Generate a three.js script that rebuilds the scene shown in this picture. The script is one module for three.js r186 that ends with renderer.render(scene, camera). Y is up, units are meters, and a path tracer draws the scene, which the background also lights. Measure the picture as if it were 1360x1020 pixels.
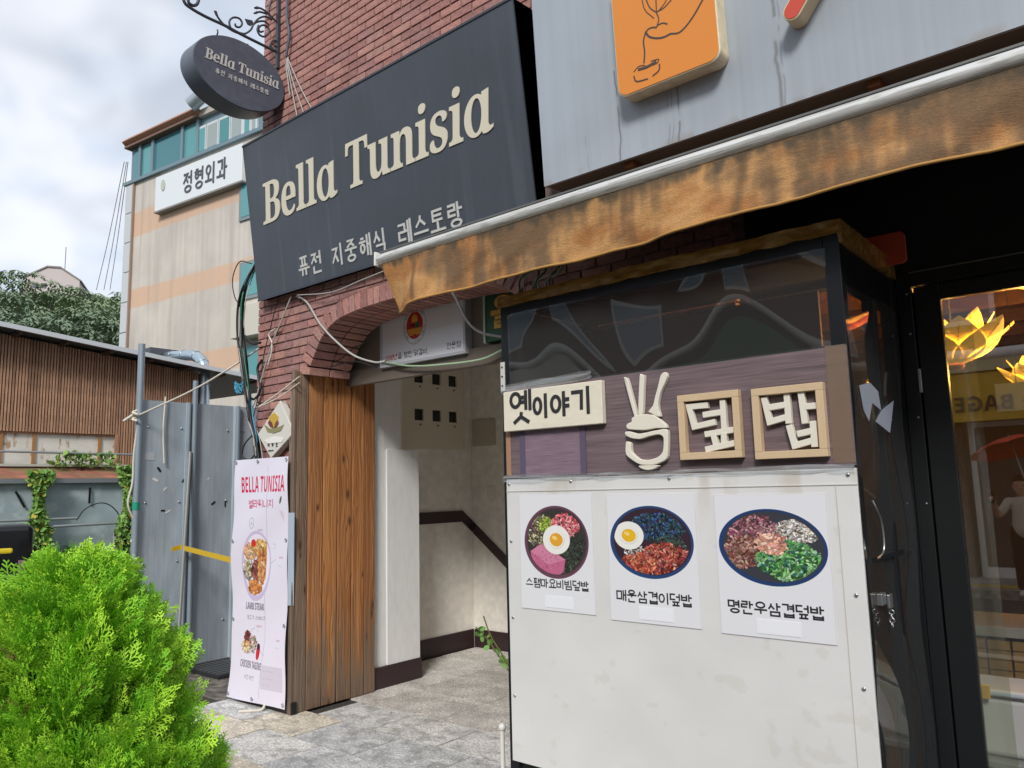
import * as THREE from 'three';
import { mergeGeometries } from 'three/addons/utils/BufferGeometryUtils.js';
import { RoundedBoxGeometry } from 'three/addons/geometries/RoundedBoxGeometry.js';
import { TextGeometry } from 'three/addons/geometries/TextGeometry.js';
import { FontLoader } from 'three/addons/loaders/FontLoader.js';
import { MarchingCubes } from 'three/addons/objects/MarchingCubes.js';

// ---------------------------------------------------------------- camera, sky, sun, exposure
const scene = new THREE.Scene();
const V3 = (x, y, z) => new THREE.Vector3(x, y, z);
const FOCAL = 1021, EYE = V3(0, 1.6, 0);
const camera = new THREE.PerspectiveCamera(2 * Math.atan(510 / FOCAL) * 180 / Math.PI, 4 / 3, 0.05, 900);
const upC = V3(-180, -7510, FOCAL).normalize();
const inC = V3(864, 119, FOCAL); inC.addScaledVector(upC, -inC.dot(upC)).normalize();
const rtC = V3(0, 0, 0).crossVectors(upC, inC); if (rtC.x < 0) rtC.negate();
const toWorld = (cx, cy, cz) => V3(rtC.x * cx + rtC.y * cy + rtC.z * cz, upC.x * cx + upC.y * cy + upC.z * cz, -(inC.x * cx + inC.y * cy + inC.z * cz));
camera.position.copy(EYE);
camera.up.copy(toWorld(0, -1, 0));
camera.lookAt(EYE.clone().add(toWorld(0, 0, 1)));
scene.add(camera);

const renderer = new THREE.WebGLRenderer({ antialias: true });
renderer.setSize(1024, 768);
renderer.toneMapping = THREE.LinearToneMapping;
renderer.toneMappingExposure = 2.12;
renderer.outputColorSpace = THREE.SRGBColorSpace;
renderer.shadowMap.enabled = true;

// seeded noise
function rng(seed) { let a = seed >>> 0; return () => { a = (a + 0x6D2B79F5) | 0; let t = Math.imul(a ^ (a >>> 15), 1 | a); t = (t + Math.imul(t ^ (t >>> 7), 61 | t)) ^ t; return ((t ^ (t >>> 14)) >>> 0) / 4294967296; }; }
const h2 = (x, y, s) => { let n = Math.imul(x | 0, 374761393) + Math.imul(y | 0, 668265263) + Math.imul(s | 0, 1274126177); n = Math.imul(n ^ (n >>> 13), 1274126177); return ((n ^ (n >>> 16)) >>> 0) / 4294967296; };
function vn(x, y, s = 0, per = 0) {
  let xi = Math.floor(x), yi = Math.floor(y); const fx = x - xi, fy = y - yi;
  const w = (a) => per ? ((a % per) + per) % per : a;
  const u = fx * fx * (3 - 2 * fx), v = fy * fy * (3 - 2 * fy);
  const a = h2(w(xi), w(yi), s), b = h2(w(xi + 1), w(yi), s), c = h2(w(xi), w(yi + 1), s), d = h2(w(xi + 1), w(yi + 1), s);
  return a + (b - a) * u + (c - a) * v + (a - b - c + d) * u * v;
}
function fbm(x, y, s = 0, oct = 4, per = 0) { let t = 0, a = 0.5, n = 0; for (let i = 0; i < oct; i++) { t += a * vn(x, y, s + i * 17, per); n += a; a *= 0.5; x *= 2; y *= 2; per *= 2; } return t / n; }
const sm = (a, b, x) => { const t = Math.min(1, Math.max(0, (x - a) / (b - a))); return t * t * (3 - 2 * t); };
const mix = (a, b, t) => a + (b - a) * t;
const mix3 = (a, b, t) => [mix(a[0], b[0], t), mix(a[1], b[1], t), mix(a[2], b[2], t)];

// sky: broken grey and white cloud over pale blue
{
  const w = 1024, h = 512, d = new Float32Array(w * h * 4);
  for (let j = 0; j < h; j++) for (let i = 0; i < w; i++) {
    const el = ((j + 0.5) / h - 0.5) * Math.PI, az = ((i + 0.5) / w - 0.5) * 2 * Math.PI;
    const x = Math.cos(el) * Math.cos(az), z = Math.cos(el) * Math.sin(az), y = Math.sin(el);
    let c;
    if (y > -0.02) {
      const k = 1.5 / (Math.max(y, 0) + 0.38), px = x * k * 4.6 + 5.1, pz = z * k * 4.6 + 3.7;
      const wq = fbm(px * 0.9 + 11, pz * 0.9, 5, 3) * 1.0;
      const n1 = fbm(px + wq, pz - wq, 1, 6), n2 = fbm(px * 0.55 + 31, pz * 0.55 + wq * 0.7, 9, 4);
      const white = sm(0.32, 0.66, n1), grey = sm(0.38, 0.66, n2);
      c = mix3([0.64, 0.72, 0.83], [0.89, 0.915, 0.955], white);
      c = mix3(c, [0.47, 0.52, 0.60], grey * 0.75);
      c = mix3(c, [0.74, 0.85, 0.97], Math.pow(1 - Math.min(1, Math.max(0, y)), 9) * 0.6);
    } else c = [0.26, 0.25, 0.24];
    const o = (j * w + i) * 4; d[o] = c[0] * 0.51; d[o + 1] = c[1] * 0.515; d[o + 2] = c[2] * 0.53; d[o + 3] = 1;
  }
  const t = new THREE.DataTexture(d, w, h, THREE.RGBAFormat, THREE.FloatType);
  t.mapping = THREE.EquirectangularReflectionMapping; t.magFilter = THREE.LinearFilter; t.colorSpace = THREE.LinearSRGBColorSpace; t.needsUpdate = true;
  scene.background = t; scene.environment = t; scene.environmentIntensity = 1;
}
const sun = new THREE.DirectionalLight(0xfffbf6, 1.3);
sun.position.set(4, 12, 9); sun.target.position.set(-3, 1, -3);
sun.castShadow = true; sun.shadow.radius = 26; sun.shadow.mapSize.set(2048, 2048);
Object.assign(sun.shadow.camera, { left: -30, right: 30, top: 30, bottom: -30, near: 0.1, far: 90 });
sun.name = 'sun'; scene.add(sun, sun.target);

// ---------------------------------------------------------------- photo pixel -> point on a plane
function ray(px, py) { return toWorld(px - 680, py - 510, FOCAL).normalize(); }
function hit(px, py, o, n) { const d = ray(px, py), k = (o.clone().sub(EYE)).dot(n) / d.dot(n); return EYE.clone().addScaledVector(d, k); }
const atZ = (px, py, z) => hit(px, py, V3(0, 0, z), V3(0, 0, 1));
const atX = (px, py, x) => hit(px, py, V3(x, 0, 0), V3(1, 0, 0));
const atY = (px, py, y = 0) => hit(px, py, V3(0, y, 0), V3(0, 1, 0));
function toPx(p) { const q = p.clone().sub(EYE); const cx = rtC.x * q.x + upC.x * q.y - inC.x * q.z, cy = rtC.y * q.x + upC.y * q.y - inC.y * q.z, cz = rtC.z * q.x + upC.z * q.y - inC.z * q.z; return cz < 0.05 ? [-9999, -9999] : [680 + FOCAL * cx / cz, 510 + FOCAL * cy / cz]; }

// ---------------------------------------------------------------- helpers: names, things, parts
const used = {};
function numbered(n) { const k = used[n] = (used[n] ?? -1) + 1; return k ? n + '_' + String(k).padStart(3, '0') : n; }
function meta(o, label, category, group, kind) { if (label) o.userData.label = label; if (category) o.userData.category = category; if (group) o.userData.group = group; if (kind) o.userData.kind = kind; return o; }
function thing(name, label, category, base = [0, 0, 0], group) { const g = new THREE.Group(); g.name = numbered(name); g.position.set(...base); scene.add(g); g.userData.base = undefined; g.base = V3(...base); return meta(g, label, category, group); }
function shadows(m) { m.castShadow = true; m.receiveShadow = true; return m; }
// geometry in world metres under a thing (its base is taken off)
function part(t, name, geo, mat, label) { const b = t.base ?? V3(0, 0, 0); geo.translate(-b.x, -b.y, -b.z); const m = shadows(new THREE.Mesh(geo, mat)); m.name = name; m.base = b; if (label) m.userData.label = label; t.add(m); return m; }
// shared geometry placed by position
function piece(t, name, geo, mat, x, y, z, rx = 0, ry = 0, rz = 0) { const b = t.base ?? V3(0, 0, 0); const m = shadows(new THREE.Mesh(geo, mat)); m.name = name; m.position.set(x - b.x, y - b.y, z - b.z); m.rotation.set(rx, ry, rz); m.base = V3(x, y, z); t.add(m); return m; }
function struct(name, geo, mat) { const m = shadows(new THREE.Mesh(geo, mat)); m.name = numbered(name); m.userData.kind = 'structure'; m.base = V3(0, 0, 0); scene.add(m); return m; }
function solo(name, geo, mat, label, category, group) { const m = shadows(new THREE.Mesh(geo, mat)); m.name = numbered(name); scene.add(m); geo.computeBoundingBox(); const c = geo.boundingBox.getCenter(V3(0, 0, 0)); c.y = geo.boundingBox.min.y; geo.translate(-c.x, -c.y, -c.z); m.position.copy(c); m.base = c; return meta(m, label, category, group); }

// ---------------------------------------------------------------- helpers: shapes
function metreUV(g, s = 1) {
  if (g.index) g = g.toNonIndexed();
  const p = g.attributes.position, uv = new Float32Array(p.count * 2), a = V3(), b = V3(), c = V3();
  for (let i = 0; i < p.count; i += 3) {
    a.fromBufferAttribute(p, i); b.fromBufferAttribute(p, i + 1); c.fromBufferAttribute(p, i + 2);
    const n = b.clone().sub(a).cross(c.clone().sub(a)); const ax = Math.abs(n.x), ay = Math.abs(n.y), az = Math.abs(n.z);
    [a, b, c].forEach((q, k) => { const [u, v] = ay >= ax && ay >= az ? [q.x, q.z] : ax >= az ? [q.z, q.y] : [q.x, q.y]; uv[(i + k) * 2] = u * s; uv[(i + k) * 2 + 1] = v * s; });
  }
  g.setAttribute('uv', new THREE.BufferAttribute(uv, 2)); return g;
}
function bx(x0, x1, y0, y1, z0, z1, r = 0) { const w = Math.abs(x1 - x0), h = Math.abs(y1 - y0), d = Math.abs(z1 - z0); const g = r ? new RoundedBoxGeometry(w, h, d, 2, Math.min(r, w / 2.01, h / 2.01, d / 2.01)) : new THREE.BoxGeometry(w, h, d); g.translate((x0 + x1) / 2, (y0 + y1) / 2, (z0 + z1) / 2); return g; }
const merge = (list) => mergeGeometries(list.map((g) => { const q = g.index ? g.toNonIndexed() : g; for (const k of Object.keys(q.attributes)) if (!['position', 'normal', 'uv'].includes(k)) q.deleteAttribute(k); if (!q.attributes.uv) q.setAttribute('uv', new THREE.BufferAttribute(new Float32Array(q.attributes.position.count * 2), 2)); return q; }));
function tube(pts, r, seg = 24, rad = 7, tension = 0.5) { return new THREE.TubeGeometry(new THREE.CatmullRomCurve3(pts.map((p) => p.isVector3 ? p : V3(...p)), false, 'catmullrom', tension), seg, r, rad, false); }
function rod(a, b, r, r2 = r, rad = 12) { a = a.isVector3 ? a : V3(...a); b = b.isVector3 ? b : V3(...b); const g = new THREE.CylinderGeometry(r2, r, a.distanceTo(b), rad); const q = new THREE.Quaternion().setFromUnitVectors(V3(0, 1, 0), b.clone().sub(a).normalize()); g.applyQuaternion(q); const m = a.clone().add(b).multiplyScalar(0.5); g.translate(m.x, m.y, m.z); return g; }
function bar(a, b, w, h) { a = a.isVector3 ? a : V3(...a); b = b.isVector3 ? b : V3(...b); const g = new THREE.BoxGeometry(w, h, a.distanceTo(b)); g.applyQuaternion(new THREE.Quaternion().setFromRotationMatrix(new THREE.Matrix4().lookAt(b, a, V3(0, 1, 0)))); const m = a.clone().add(b).multiplyScalar(0.5); g.translate(m.x, m.y, m.z); return g; }
// outline of a pen stroke with mitred corners
function strokeShape(pts, w, closed = false) {
  const n = pts.length, L = [], R = [];
  for (let i = 0; i < n; i++) {
    const p = pts[i], a = closed ? pts[(i + n - 1) % n] : pts[i - 1], b = closed ? pts[(i + 1) % n] : pts[i + 1];
    let d1 = a ? [p[0] - a[0], p[1] - a[1]] : null, d2 = b ? [b[0] - p[0], b[1] - p[1]] : null;
    const nz = (d) => { const l = Math.hypot(...d) || 1; return [d[0] / l, d[1] / l]; };
    d1 = d1 ? nz(d1) : nz(d2); d2 = d2 ? nz(d2) : d1;
    let mx = -(d1[1] + d2[1]), my = d1[0] + d2[0]; const l = Math.hypot(mx, my) || 1; mx /= l; my /= l;
    const k = w / 2 / Math.max(0.45, mx * -d1[1] + my * d1[0]);
    let e = [0, 0]; if (!closed && i === 0) e = [-d2[0] * w * 0.3, -d2[1] * w * 0.3]; if (!closed && i === n - 1) e = [d1[0] * w * 0.3, d1[1] * w * 0.3];
    L.push([p[0] + mx * k + e[0], p[1] + my * k + e[1]]); R.push([p[0] - mx * k + e[0], p[1] - my * k + e[1]]);
  }
  const vec = (q) => q.map(([x, y]) => new THREE.Vector2(x, y));
  if (!closed) return new THREE.Shape(vec([...L, ...R.reverse()]));
  const area = (q) => Math.abs(THREE.ShapeUtils.area(vec(q))); const [o, i2] = area(L) > area(R) ? [L, R] : [R, L];
  const s = new THREE.Shape(vec(o)); s.holes.push(new THREE.Path(vec(i2))); return s;
}
function extr(shape, depth, z = 0, bev = 0) { const g = new THREE.ExtrudeGeometry(shape, { depth: depth - bev * 2, bevelEnabled: bev > 0, bevelThickness: bev, bevelSize: bev, bevelOffset: -bev, bevelSegments: 2, curveSegments: 14 }); g.translate(0, 0, z + bev); return g; }
function roundRect(x0, y0, x1, y1, r) { const s = new THREE.Shape(); s.moveTo(x0 + r, y0); s.lineTo(x1 - r, y0); s.absarc(x1 - r, y0 + r, r, -Math.PI / 2, 0); s.lineTo(x1, y1 - r); s.absarc(x1 - r, y1 - r, r, 0, Math.PI / 2); s.lineTo(x0 + r, y1); s.absarc(x0 + r, y1 - r, r, Math.PI / 2, Math.PI); s.lineTo(x0, y0 + r); s.absarc(x0 + r, y0 + r, r, Math.PI, Math.PI * 1.5); return s; }

// ---------------------------------------------------------------- helpers: textures and materials
function dtex(w, h, fn, { srgb = true, rep = [1, 1] } = {}) {
  const d = new Uint8Array(w * h * 4);
  for (let j = 0; j < h; j++) for (let i = 0; i < w; i++) { const c = fn((i + 0.5) / w, (j + 0.5) / h), o = (j * w + i) * 4; if (c.length) { d[o] = c[0]; d[o + 1] = c[1]; d[o + 2] = c[2]; } else d[o] = d[o + 1] = d[o + 2] = c; d[o + 3] = 255; }
  const t = new THREE.DataTexture(d, w, h); t.wrapS = t.wrapT = THREE.RepeatWrapping; t.repeat.set(...rep); t.magFilter = THREE.LinearFilter; t.minFilter = THREE.LinearMipmapLinearFilter; t.generateMipmaps = true; if (srgb) t.colorSpace = THREE.SRGBColorSpace; t.needsUpdate = true; return t;
}
const cl = (v) => Math.max(0, Math.min(255, v));
function noiseTex(base, amp, f1, f2, size = 256, seed = 1, rep = [1, 1]) { return dtex(size, size, (u, v) => { const n = (fbm(u * f1, v * f1, seed, 4, f1) - 0.5) * 0.6 * amp + (fbm(u * f2, v * f2, seed + 50, 2, f2) - 0.5) * amp; return base.map((c) => cl(c * (1 + n))); }, { rep }); }
function bumpTex(f1, f2, size = 256, seed = 1, rep = [1, 1]) { return dtex(size, size, (u, v) => cl(255 * (fbm(u * f1, v * f1, seed, 3, f1) * 0.5 + fbm(u * f2, v * f2, seed + 5, 2, f2) * 0.5)), { srgb: false, rep }); }
function canvasTex(w, h, draw) { const c = document.createElement('canvas'); c.width = w; c.height = h; const g = c.getContext('2d'); draw(g, w, h); const t = new THREE.CanvasTexture(c); t.colorSpace = THREE.SRGBColorSpace; t.magFilter = THREE.LinearFilter; return t; }
const std = (color, roughness = 0.8, o = {}) => new THREE.MeshStandardMaterial({ color, roughness, ...o });
const phys = (color, roughness = 0.5, o = {}) => new THREE.MeshPhysicalMaterial({ color, roughness, ...o });

// ---------------------------------------------------------------- helpers: Hangul letters as pen strokes
const circle = (n = 20) => { const a = []; for (let i = 0; i < n; i++) a.push([0.5 + 0.5 * Math.cos(i / n * 2 * Math.PI), 0.5 + 0.5 * Math.sin(i / n * 2 * Math.PI)]); a.closed = true; return a; };
const rect = () => { const a = [[0, 0], [1, 0], [1, 1], [0, 1]]; a.closed = true; return a; };
const JAMO = {
  g: [[[0, 0], [1, 0], [0.95, 1]]], n: [[[0, 0], [0, 1], [1, 1]]], d: [[[1, 0], [0, 0], [0, 1], [1, 1]]], r: [[[0, 0], [1, 0], [1, 0.5], [0, 0.5], [0, 1], [1, 1]]],
  m: [rect()], b: [[[0, 0], [0, 1], [1, 1], [1, 0]], [[0.06, 0.48], [0.94, 0.48]]], s: [[[0.5, 0], [0.46, 0.4], [0, 1]], [[0.5, 0.42], [1, 1]]], o: [circle()],
  j: [[[0.05, 0.05], [0.95, 0.05], [0.55, 0.45], [0, 1]], [[0.55, 0.48], [1, 1]]], c: [[[0.35, -0.02], [0.65, -0.02]], [[0.05, 0.25], [0.95, 0.25], [0.5, 0.6], [0, 1]], [[0.52, 0.6], [1, 1]]],
  k: [[[0, 0], [1, 0], [0.95, 1]], [[0.05, 0.48], [0.95, 0.48]]], t: [[[1, 0], [0, 0], [0, 1], [1, 1]], [[0.05, 0.5], [0.9, 0.5]]], p: [[[0, 0], [1, 0]], [[0.28, 0.05], [0.3, 0.95]], [[0.72, 0.05], [0.7, 0.95]], [[0, 1], [1, 1]]],
  h: [[[0.3, 0], [0.7, 0]], [[0, 0.24], [1, 0.24]], (() => { const a = circle().map(([x, y]) => [0.15 + x * 0.7, 0.42 + y * 0.58]); a.closed = true; return a; })()],
};
const pair = (a, b) => [...JAMO[a].map((s) => { const q = s.map(([x, y]) => [x * 0.44, y]); q.closed = s.closed; return q; }), ...JAMO[b].map((s) => { const q = s.map(([x, y]) => [0.56 + x * 0.44, y]); q.closed = s.closed; return q; })];
const LEAD = ['g', 'gg', 'n', 'd', 'dd', 'r', 'm', 'b', 'bb', 's', 'ss', 'o', 'j', 'jj', 'c', 'k', 't', 'p', 'h'];
const TAIL = ['', 'g', 'gg', 'gs', 'n', 'nj', 'nh', 'd', 'r', 'rg', 'rm', 'rb', 'rs', 'rt', 'rp', 'rh', 'm', 'b', 'bs', 's', 'ss', 'o', 'j', 'c', 'k', 't', 'p', 'h'];
const jam = (k) => k.length > 1 ? pair(k[0], k[1]) : JAMO[k];
const VV = { a: [[[0.35, 0], [0.35, 1]], [[0.35, 0.45], [0.95, 0.45]]], ya: [[[0.35, 0], [0.35, 1]], [[0.35, 0.32], [0.95, 0.32]], [[0.35, 0.6], [0.95, 0.6]]], ae: [[[0.3, 0.04], [0.3, 0.96]], [[0.85, 0], [0.85, 1]], [[0.3, 0.47], [0.85, 0.47]]], eo: [[[0.75, 0], [0.75, 1]], [[0.05, 0.45], [0.75, 0.45]]], yeo: [[[0.75, 0], [0.75, 1]], [[0.05, 0.32], [0.75, 0.32]], [[0.05, 0.6], [0.75, 0.6]]], e: [[[0.48, 0.04], [0.48, 0.96]], [[0.92, 0], [0.92, 1]], [[0.02, 0.47], [0.48, 0.47]]], ye: [[[0.48, 0.04], [0.48, 0.96]], [[0.92, 0], [0.92, 1]], [[0.02, 0.35], [0.48, 0.35]], [[0.02, 0.6], [0.48, 0.6]]], i: [[[0.6, 0], [0.6, 1]]] };
const VH = { o: [[[0, 0.9], [1, 0.9]], [[0.5, 0], [0.5, 0.9]]], yo: [[[0, 0.9], [1, 0.9]], [[0.33, 0], [0.33, 0.9]], [[0.67, 0], [0.67, 0.9]]], u: [[[0, 0.15], [1, 0.15]], [[0.5, 0.15], [0.5, 1]]], yu: [[[0, 0.15], [1, 0.15]], [[0.33, 0.15], [0.33, 1]], [[0.67, 0.15], [0.67, 1]]], eu: [[[0, 0.5], [1, 0.5]]] };
const VOW = [['a'], ['ae'], ['ya'], ['ae'], ['eo'], ['e'], ['yeo'], ['ye'], ['', 'o'], ['a', 'o'], ['ae', 'o'], ['i', 'o'], ['', 'yo'], ['', 'u'], ['eo', 'u'], ['e', 'u'], ['i', 'u'], ['', 'yu'], ['', 'eu'], ['i', 'eu'], ['i']];
function hangul(ch) {   // pen strokes in a unit box, y down
  const c = ch.codePointAt(0) - 0xAC00; if (c < 0 || c > 11171) return [];
  const l = LEAD[Math.floor(c / 588)], [vv, vh] = VOW[Math.floor(c % 588 / 28)], f = TAIL[c % 28], out = [];
  const put = (st, x0, y0, x1, y1) => { for (const s of st) { const q = s.map(([x, y]) => [x0 + x * (x1 - x0), y0 + y * (y1 - y0)]); q.closed = s.closed; out.push(q); } };
  if (vv && !vh) { if (f) { put(jam(l), 0.06, 0.08, 0.5, 0.5); put(VV[vv], 0.56, 0.02, 1, 0.6); put(jam(f), 0.22, 0.7, 0.88, 0.98); } else { put(jam(l), 0.05, 0.16, 0.52, 0.8); put(VV[vv], 0.58, 0.02, 1, 0.98); } }
  else if (!vv) { if (f) { put(jam(l), 0.22, 0.03, 0.78, 0.32); put(VH[vh], 0.02, 0.4, 0.98, 0.62); put(jam(f), 0.2, 0.72, 0.82, 0.98); } else { put(jam(l), 0.18, 0.06, 0.82, 0.46); put(VH[vh], 0.0, 0.56, 1, 0.92); } }
  else { if (f) { put(jam(l), 0.08, 0.05, 0.5, 0.36); put(VH[vh], 0, 0.42, 0.62, 0.6); put(VV[vv], 0.62, 0.02, 1, 0.64); put(jam(f), 0.22, 0.72, 0.86, 0.98); } else { put(jam(l), 0.08, 0.1, 0.52, 0.5); put(VH[vh], 0, 0.58, 0.64, 0.84); put(VV[vv], 0.64, 0.02, 1, 0.98); } }
  return out;
}
// letters on a canvas
function inkHangul(g, text, x, y, size, weight, adv = 1.08, wide = 1) {
  g.lineWidth = weight * size; g.lineCap = 'butt'; g.lineJoin = 'miter';
  for (const ch of text) { if (ch === ' ') { x += size * 0.4; continue; } if (ch === ',') { g.fillRect(x, y + size * 0.9, size * 0.09, size * 0.2); x += size * 0.25; continue; }
    for (const s of hangul(ch)) { g.beginPath(); s.forEach(([a, b], i) => i ? g.lineTo(x + a * size * wide, y + b * size) : g.moveTo(x + a * size * wide, y + b * size)); if (s.closed) g.closePath(); g.stroke(); }
    x += size * adv * wide; }
  return x;
}
// letters as solid strokes (geometry in the xy plane, y up, lower left at 0)
function solidStrokes(strokes, w, h, pen, depth, z) { return merge(strokes.map((s, i) => { const q = s.map(([x, y]) => [x * w, (1 - y) * h]); return extr(strokeShape(q, pen, s.closed), depth + (i % 4) * 0.0004, z); })); }
const serif = await new FontLoader().loadAsync('fonts/droid/droid_serif_bold.typeface.json');
const sans = await new FontLoader().loadAsync('fonts/droid/droid_sans_bold.typeface.json');
// slanted serif lettering with a one-storey a; returns one geometry per letter
function italicWord(word, cap, wide, depth, slant = 0.16) {
  const size = cap / 0.714, fs = size / 1.389, out = []; let x = 0; const xh = 0.545 * size;
  for (const ch of word) {
    if (ch === ' ') { x += 0.24 * size * wide; continue; }
    let g;
    if (ch === 'a') {
      const s = new THREE.Shape(); s.absellipse(0.27 * size, xh * 0.48, 0.25 * size, xh * 0.52, 0, 2 * Math.PI);
      const hole = new THREE.Path(); hole.absellipse(0.285 * size, xh * 0.48, 0.115 * size, xh * 0.42, 0, 2 * Math.PI); s.holes.push(hole);
      const st = new THREE.Shape(); st.moveTo(0.40 * size, xh * 1.0); st.lineTo(0.545 * size, xh * 1.03); st.lineTo(0.545 * size, xh * 0.2); st.quadraticCurveTo(0.56 * size, xh * 0.07, 0.66 * size, xh * 0.13); st.lineTo(0.65 * size, xh * 0.04); st.quadraticCurveTo(0.53 * size, -xh * 0.07, 0.44 * size, -xh * 0.02); st.quadraticCurveTo(0.40 * size, xh * 0.04, 0.40 * size, xh * 0.25);
      g = merge([extr(s, depth), extr(st, depth + 0.0006)]); g.userData.adv = 0.66 * size;
    } else {
      g = new TextGeometry(ch, { font: serif, size: fs, depth, curveSegments: 6, bevelEnabled: false }); g = g.index ? g.toNonIndexed() : g;
      const gl = serif.data.glyphs[ch]; g.userData.adv = gl.ha / serif.data.resolution * fs * 0.965;
    }
    const adv = g.userData.adv; g.scale(wide, 1, 1);
    g.applyMatrix4(new THREE.Matrix4().makeShear(0, 0, slant, 0, 0, 0)); g.translate(x, 0, 0); x += adv * wide; out.push(g);
  }
  out.width = x; return out;
}
// ---------------------------------------------------------------- shared materials
const M = {};
M.mortar = std(0xffffff, 0.95, { map: noiseTex([136, 118, 112], 0.5, 6, 40, 256, 3) });
const brickBump = bumpTex(5, 38, 256, 21);
M.bricks = [[168, 122, 113], [175, 126, 116], [160, 114, 107], [171, 130, 121], [156, 117, 112], [178, 133, 121], [164, 120, 115], [150, 108, 102]].map((c, i) => std(0xffffff, 0.85, { map: noiseTex(c, 0.42, 4, 22, 128, 30 + i), bumpMap: brickBump, bumpScale: 0.0018 }));
M.plaster = std(0xffffff, 0.9, { map: noiseTex([236, 231, 222], 0.1, 3, 30, 256, 7, [0.6, 0.6]), bumpMap: bumpTex(6, 30, 256, 8, [0.8, 0.8]), bumpScale: 0.004 });
M.whitePaint = std(0xffffff, 0.5, { map: noiseTex([236, 236, 234], 0.05, 4, 20, 128, 12) });
M.darkTrim = std(0x38282a, 0.45);
M.black = std(0x15171a, 0.4);
M.blackMetal = std(0x1b1e22, 0.35, { metalness: 0.3 });
M.dark = std(0x1d1a18, 0.8);
M.steel = std(0xb9bdc0, 0.32, { metalness: 0.9 });
M.white = std(0xe4e2dc, 0.5);
M.cream = std(0xe6e0d0, 0.5);
M.rope = std(0xd8d2c4, 0.9);
M.cableBlack = std(0x1c1e20, 0.55);
M.cableGreen = std(0x2f7d5b, 0.5);
M.cableGrey = std(0xb3b1ab, 0.6);
M.cableBlue = std(0x3f8fae, 0.5);

const ZF = -3.5, XL = -5.69;
// ---------------------------------------------------------------- ground
{
  const asph = std(0xffffff, 0.92, { map: noiseTex([78, 78, 78], 0.6, 5, 60, 512, 41, [0.5, 0.5]), bumpMap: bumpTex(8, 90, 512, 42, [0.5, 0.5]), bumpScale: 0.006 });
  const g = new THREE.PlaneGeometry(700, 700, 1, 1); g.rotateX(-Math.PI / 2); g.translate(0, -0.135, 0);
  struct('ground', metreUV(g), asph);
  const lot = bx(-60, XL, -0.13, -0.03, -60, -3.36);
  struct('lot_ground', metreUV(lot), std(0xffffff, 0.95, { map: noiseTex([104, 98, 90], 0.8, 5, 50, 512, 45, [0.4, 0.4]), bumpMap: bumpTex(7, 60, 256, 46, [0.4, 0.4]), bumpScale: 0.02 }));
}
// pavement: bedding, kerb and granite flags, each a flag of its own
{
  const bed = struct('pavement', metreUV(merge([bx(-14, 4, -0.13, -0.012, -3.36, 1.2), bx(XL + 0.05, -2.3, -0.13, -0.012, -6.0, -3.36)])), std(0xffffff, 0.95, { map: noiseTex([66, 62, 58], 0.5, 6, 40, 256, 51, [1, 1]) }));
  const kerb = part(bed, 'kerb', metreUV(bx(-14, 4, -0.13, 0.0, 1.2, 1.36, 0.015)), std(0x9a9792, 0.85));
  const tints = [[206, 204, 200], [201, 200, 198], [210, 207, 202], [197, 196, 194], [207, 204, 198]];
  const granite = (c, i) => std(0xffffff, 0.82, { map: dtex(256, 256, (u, v) => { const n = fbm(u * 5, v * 5, 60 + i, 4), s = fbm(u * 60, v * 60, 80 + i, 2), st = sm(0.5, 0.72, fbm(u * 7 + i, v * 6, 90 + i, 5)); const k = (0.88 + 0.22 * n) * (0.74 + 0.5 * s) * (1 - st * 0.15); return c.map((q) => cl(q * k)); }), bumpMap: brickBump, bumpScale: 0.0015 });
  const gm = tints.map(granite);
  const tan = [[212, 202, 184], [206, 195, 176], [214, 205, 190]].map((c, i) => granite(c, 10 + i));
  const terr = [[214, 208, 200], [204, 198, 190], [220, 214, 206]].map((c, i) => std(0xffffff, 0.75, { map: dtex(256, 256, (u, v) => { const s = vn(u * 110, v * 110, 120 + i), n = fbm(u * 4, v * 4, 130 + i, 4); const k = (0.8 + 0.4 * n) * (s > 0.78 ? 0.55 : s < 0.2 ? 1.2 : 0.95); return c.map((q) => cl(q * k)); }) }));
  const r = rng(5);
  const rows = [[-1.86, -2.29], [-2.29, -2.72], [-2.72, -3.155], [-3.155, -3.575], [-3.575, -3.98]];
  const box = new THREE.BoxGeometry(1, 1, 1);
  const flag = (x0, x1, za, zb, mats) => { const m = piece(bed, 'paving_flag', box, mats[Math.floor(r() * mats.length)], (x0 + x1) / 2, -0.015 + r() * 0.004 - 0.002, (za + zb) / 2, (r() - 0.5) * 0.003, 0, (r() - 0.5) * 0.003); m.scale.set(Math.abs(x1 - x0) - 0.012, 0.034, Math.abs(zb - za) - 0.012); };
  rows.forEach(([za, zb], i) => { for (let x = -7.4 + (i % 2) * 0.31; x < -1.9; x += 0.62) { if (i === 4 && (x < -5.0 || x > -2.62)) continue; if (i === 3 && (x < -5.9)) continue; const end = x + 0.62; if (i >= 3 && x < -5.02 && false) continue; flag(x, end, za, zb, za > -2.5 && x < -4.4 ? tan : (x < -4.95 && i < 4 && i > 1 && r() < 0.7 ? tan : gm)); } });
  for (let k = 0; k < 4; k++) for (let j = 0; j < 4; j++) flag(-5.56 + j * 0.74, -5.56 + (j + 1) * 0.74, -3.98 - k * 0.5, -4.48 - k * 0.5, terr);
  for (let i = 0; i < 6; i++) for (let j = 0; j < 2; j++) flag(-5.6 + i * 0.5, -5.1 + i * 0.5, -1.36 - j * 0.25, -1.61 - j * 0.25, tan);
}
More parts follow.
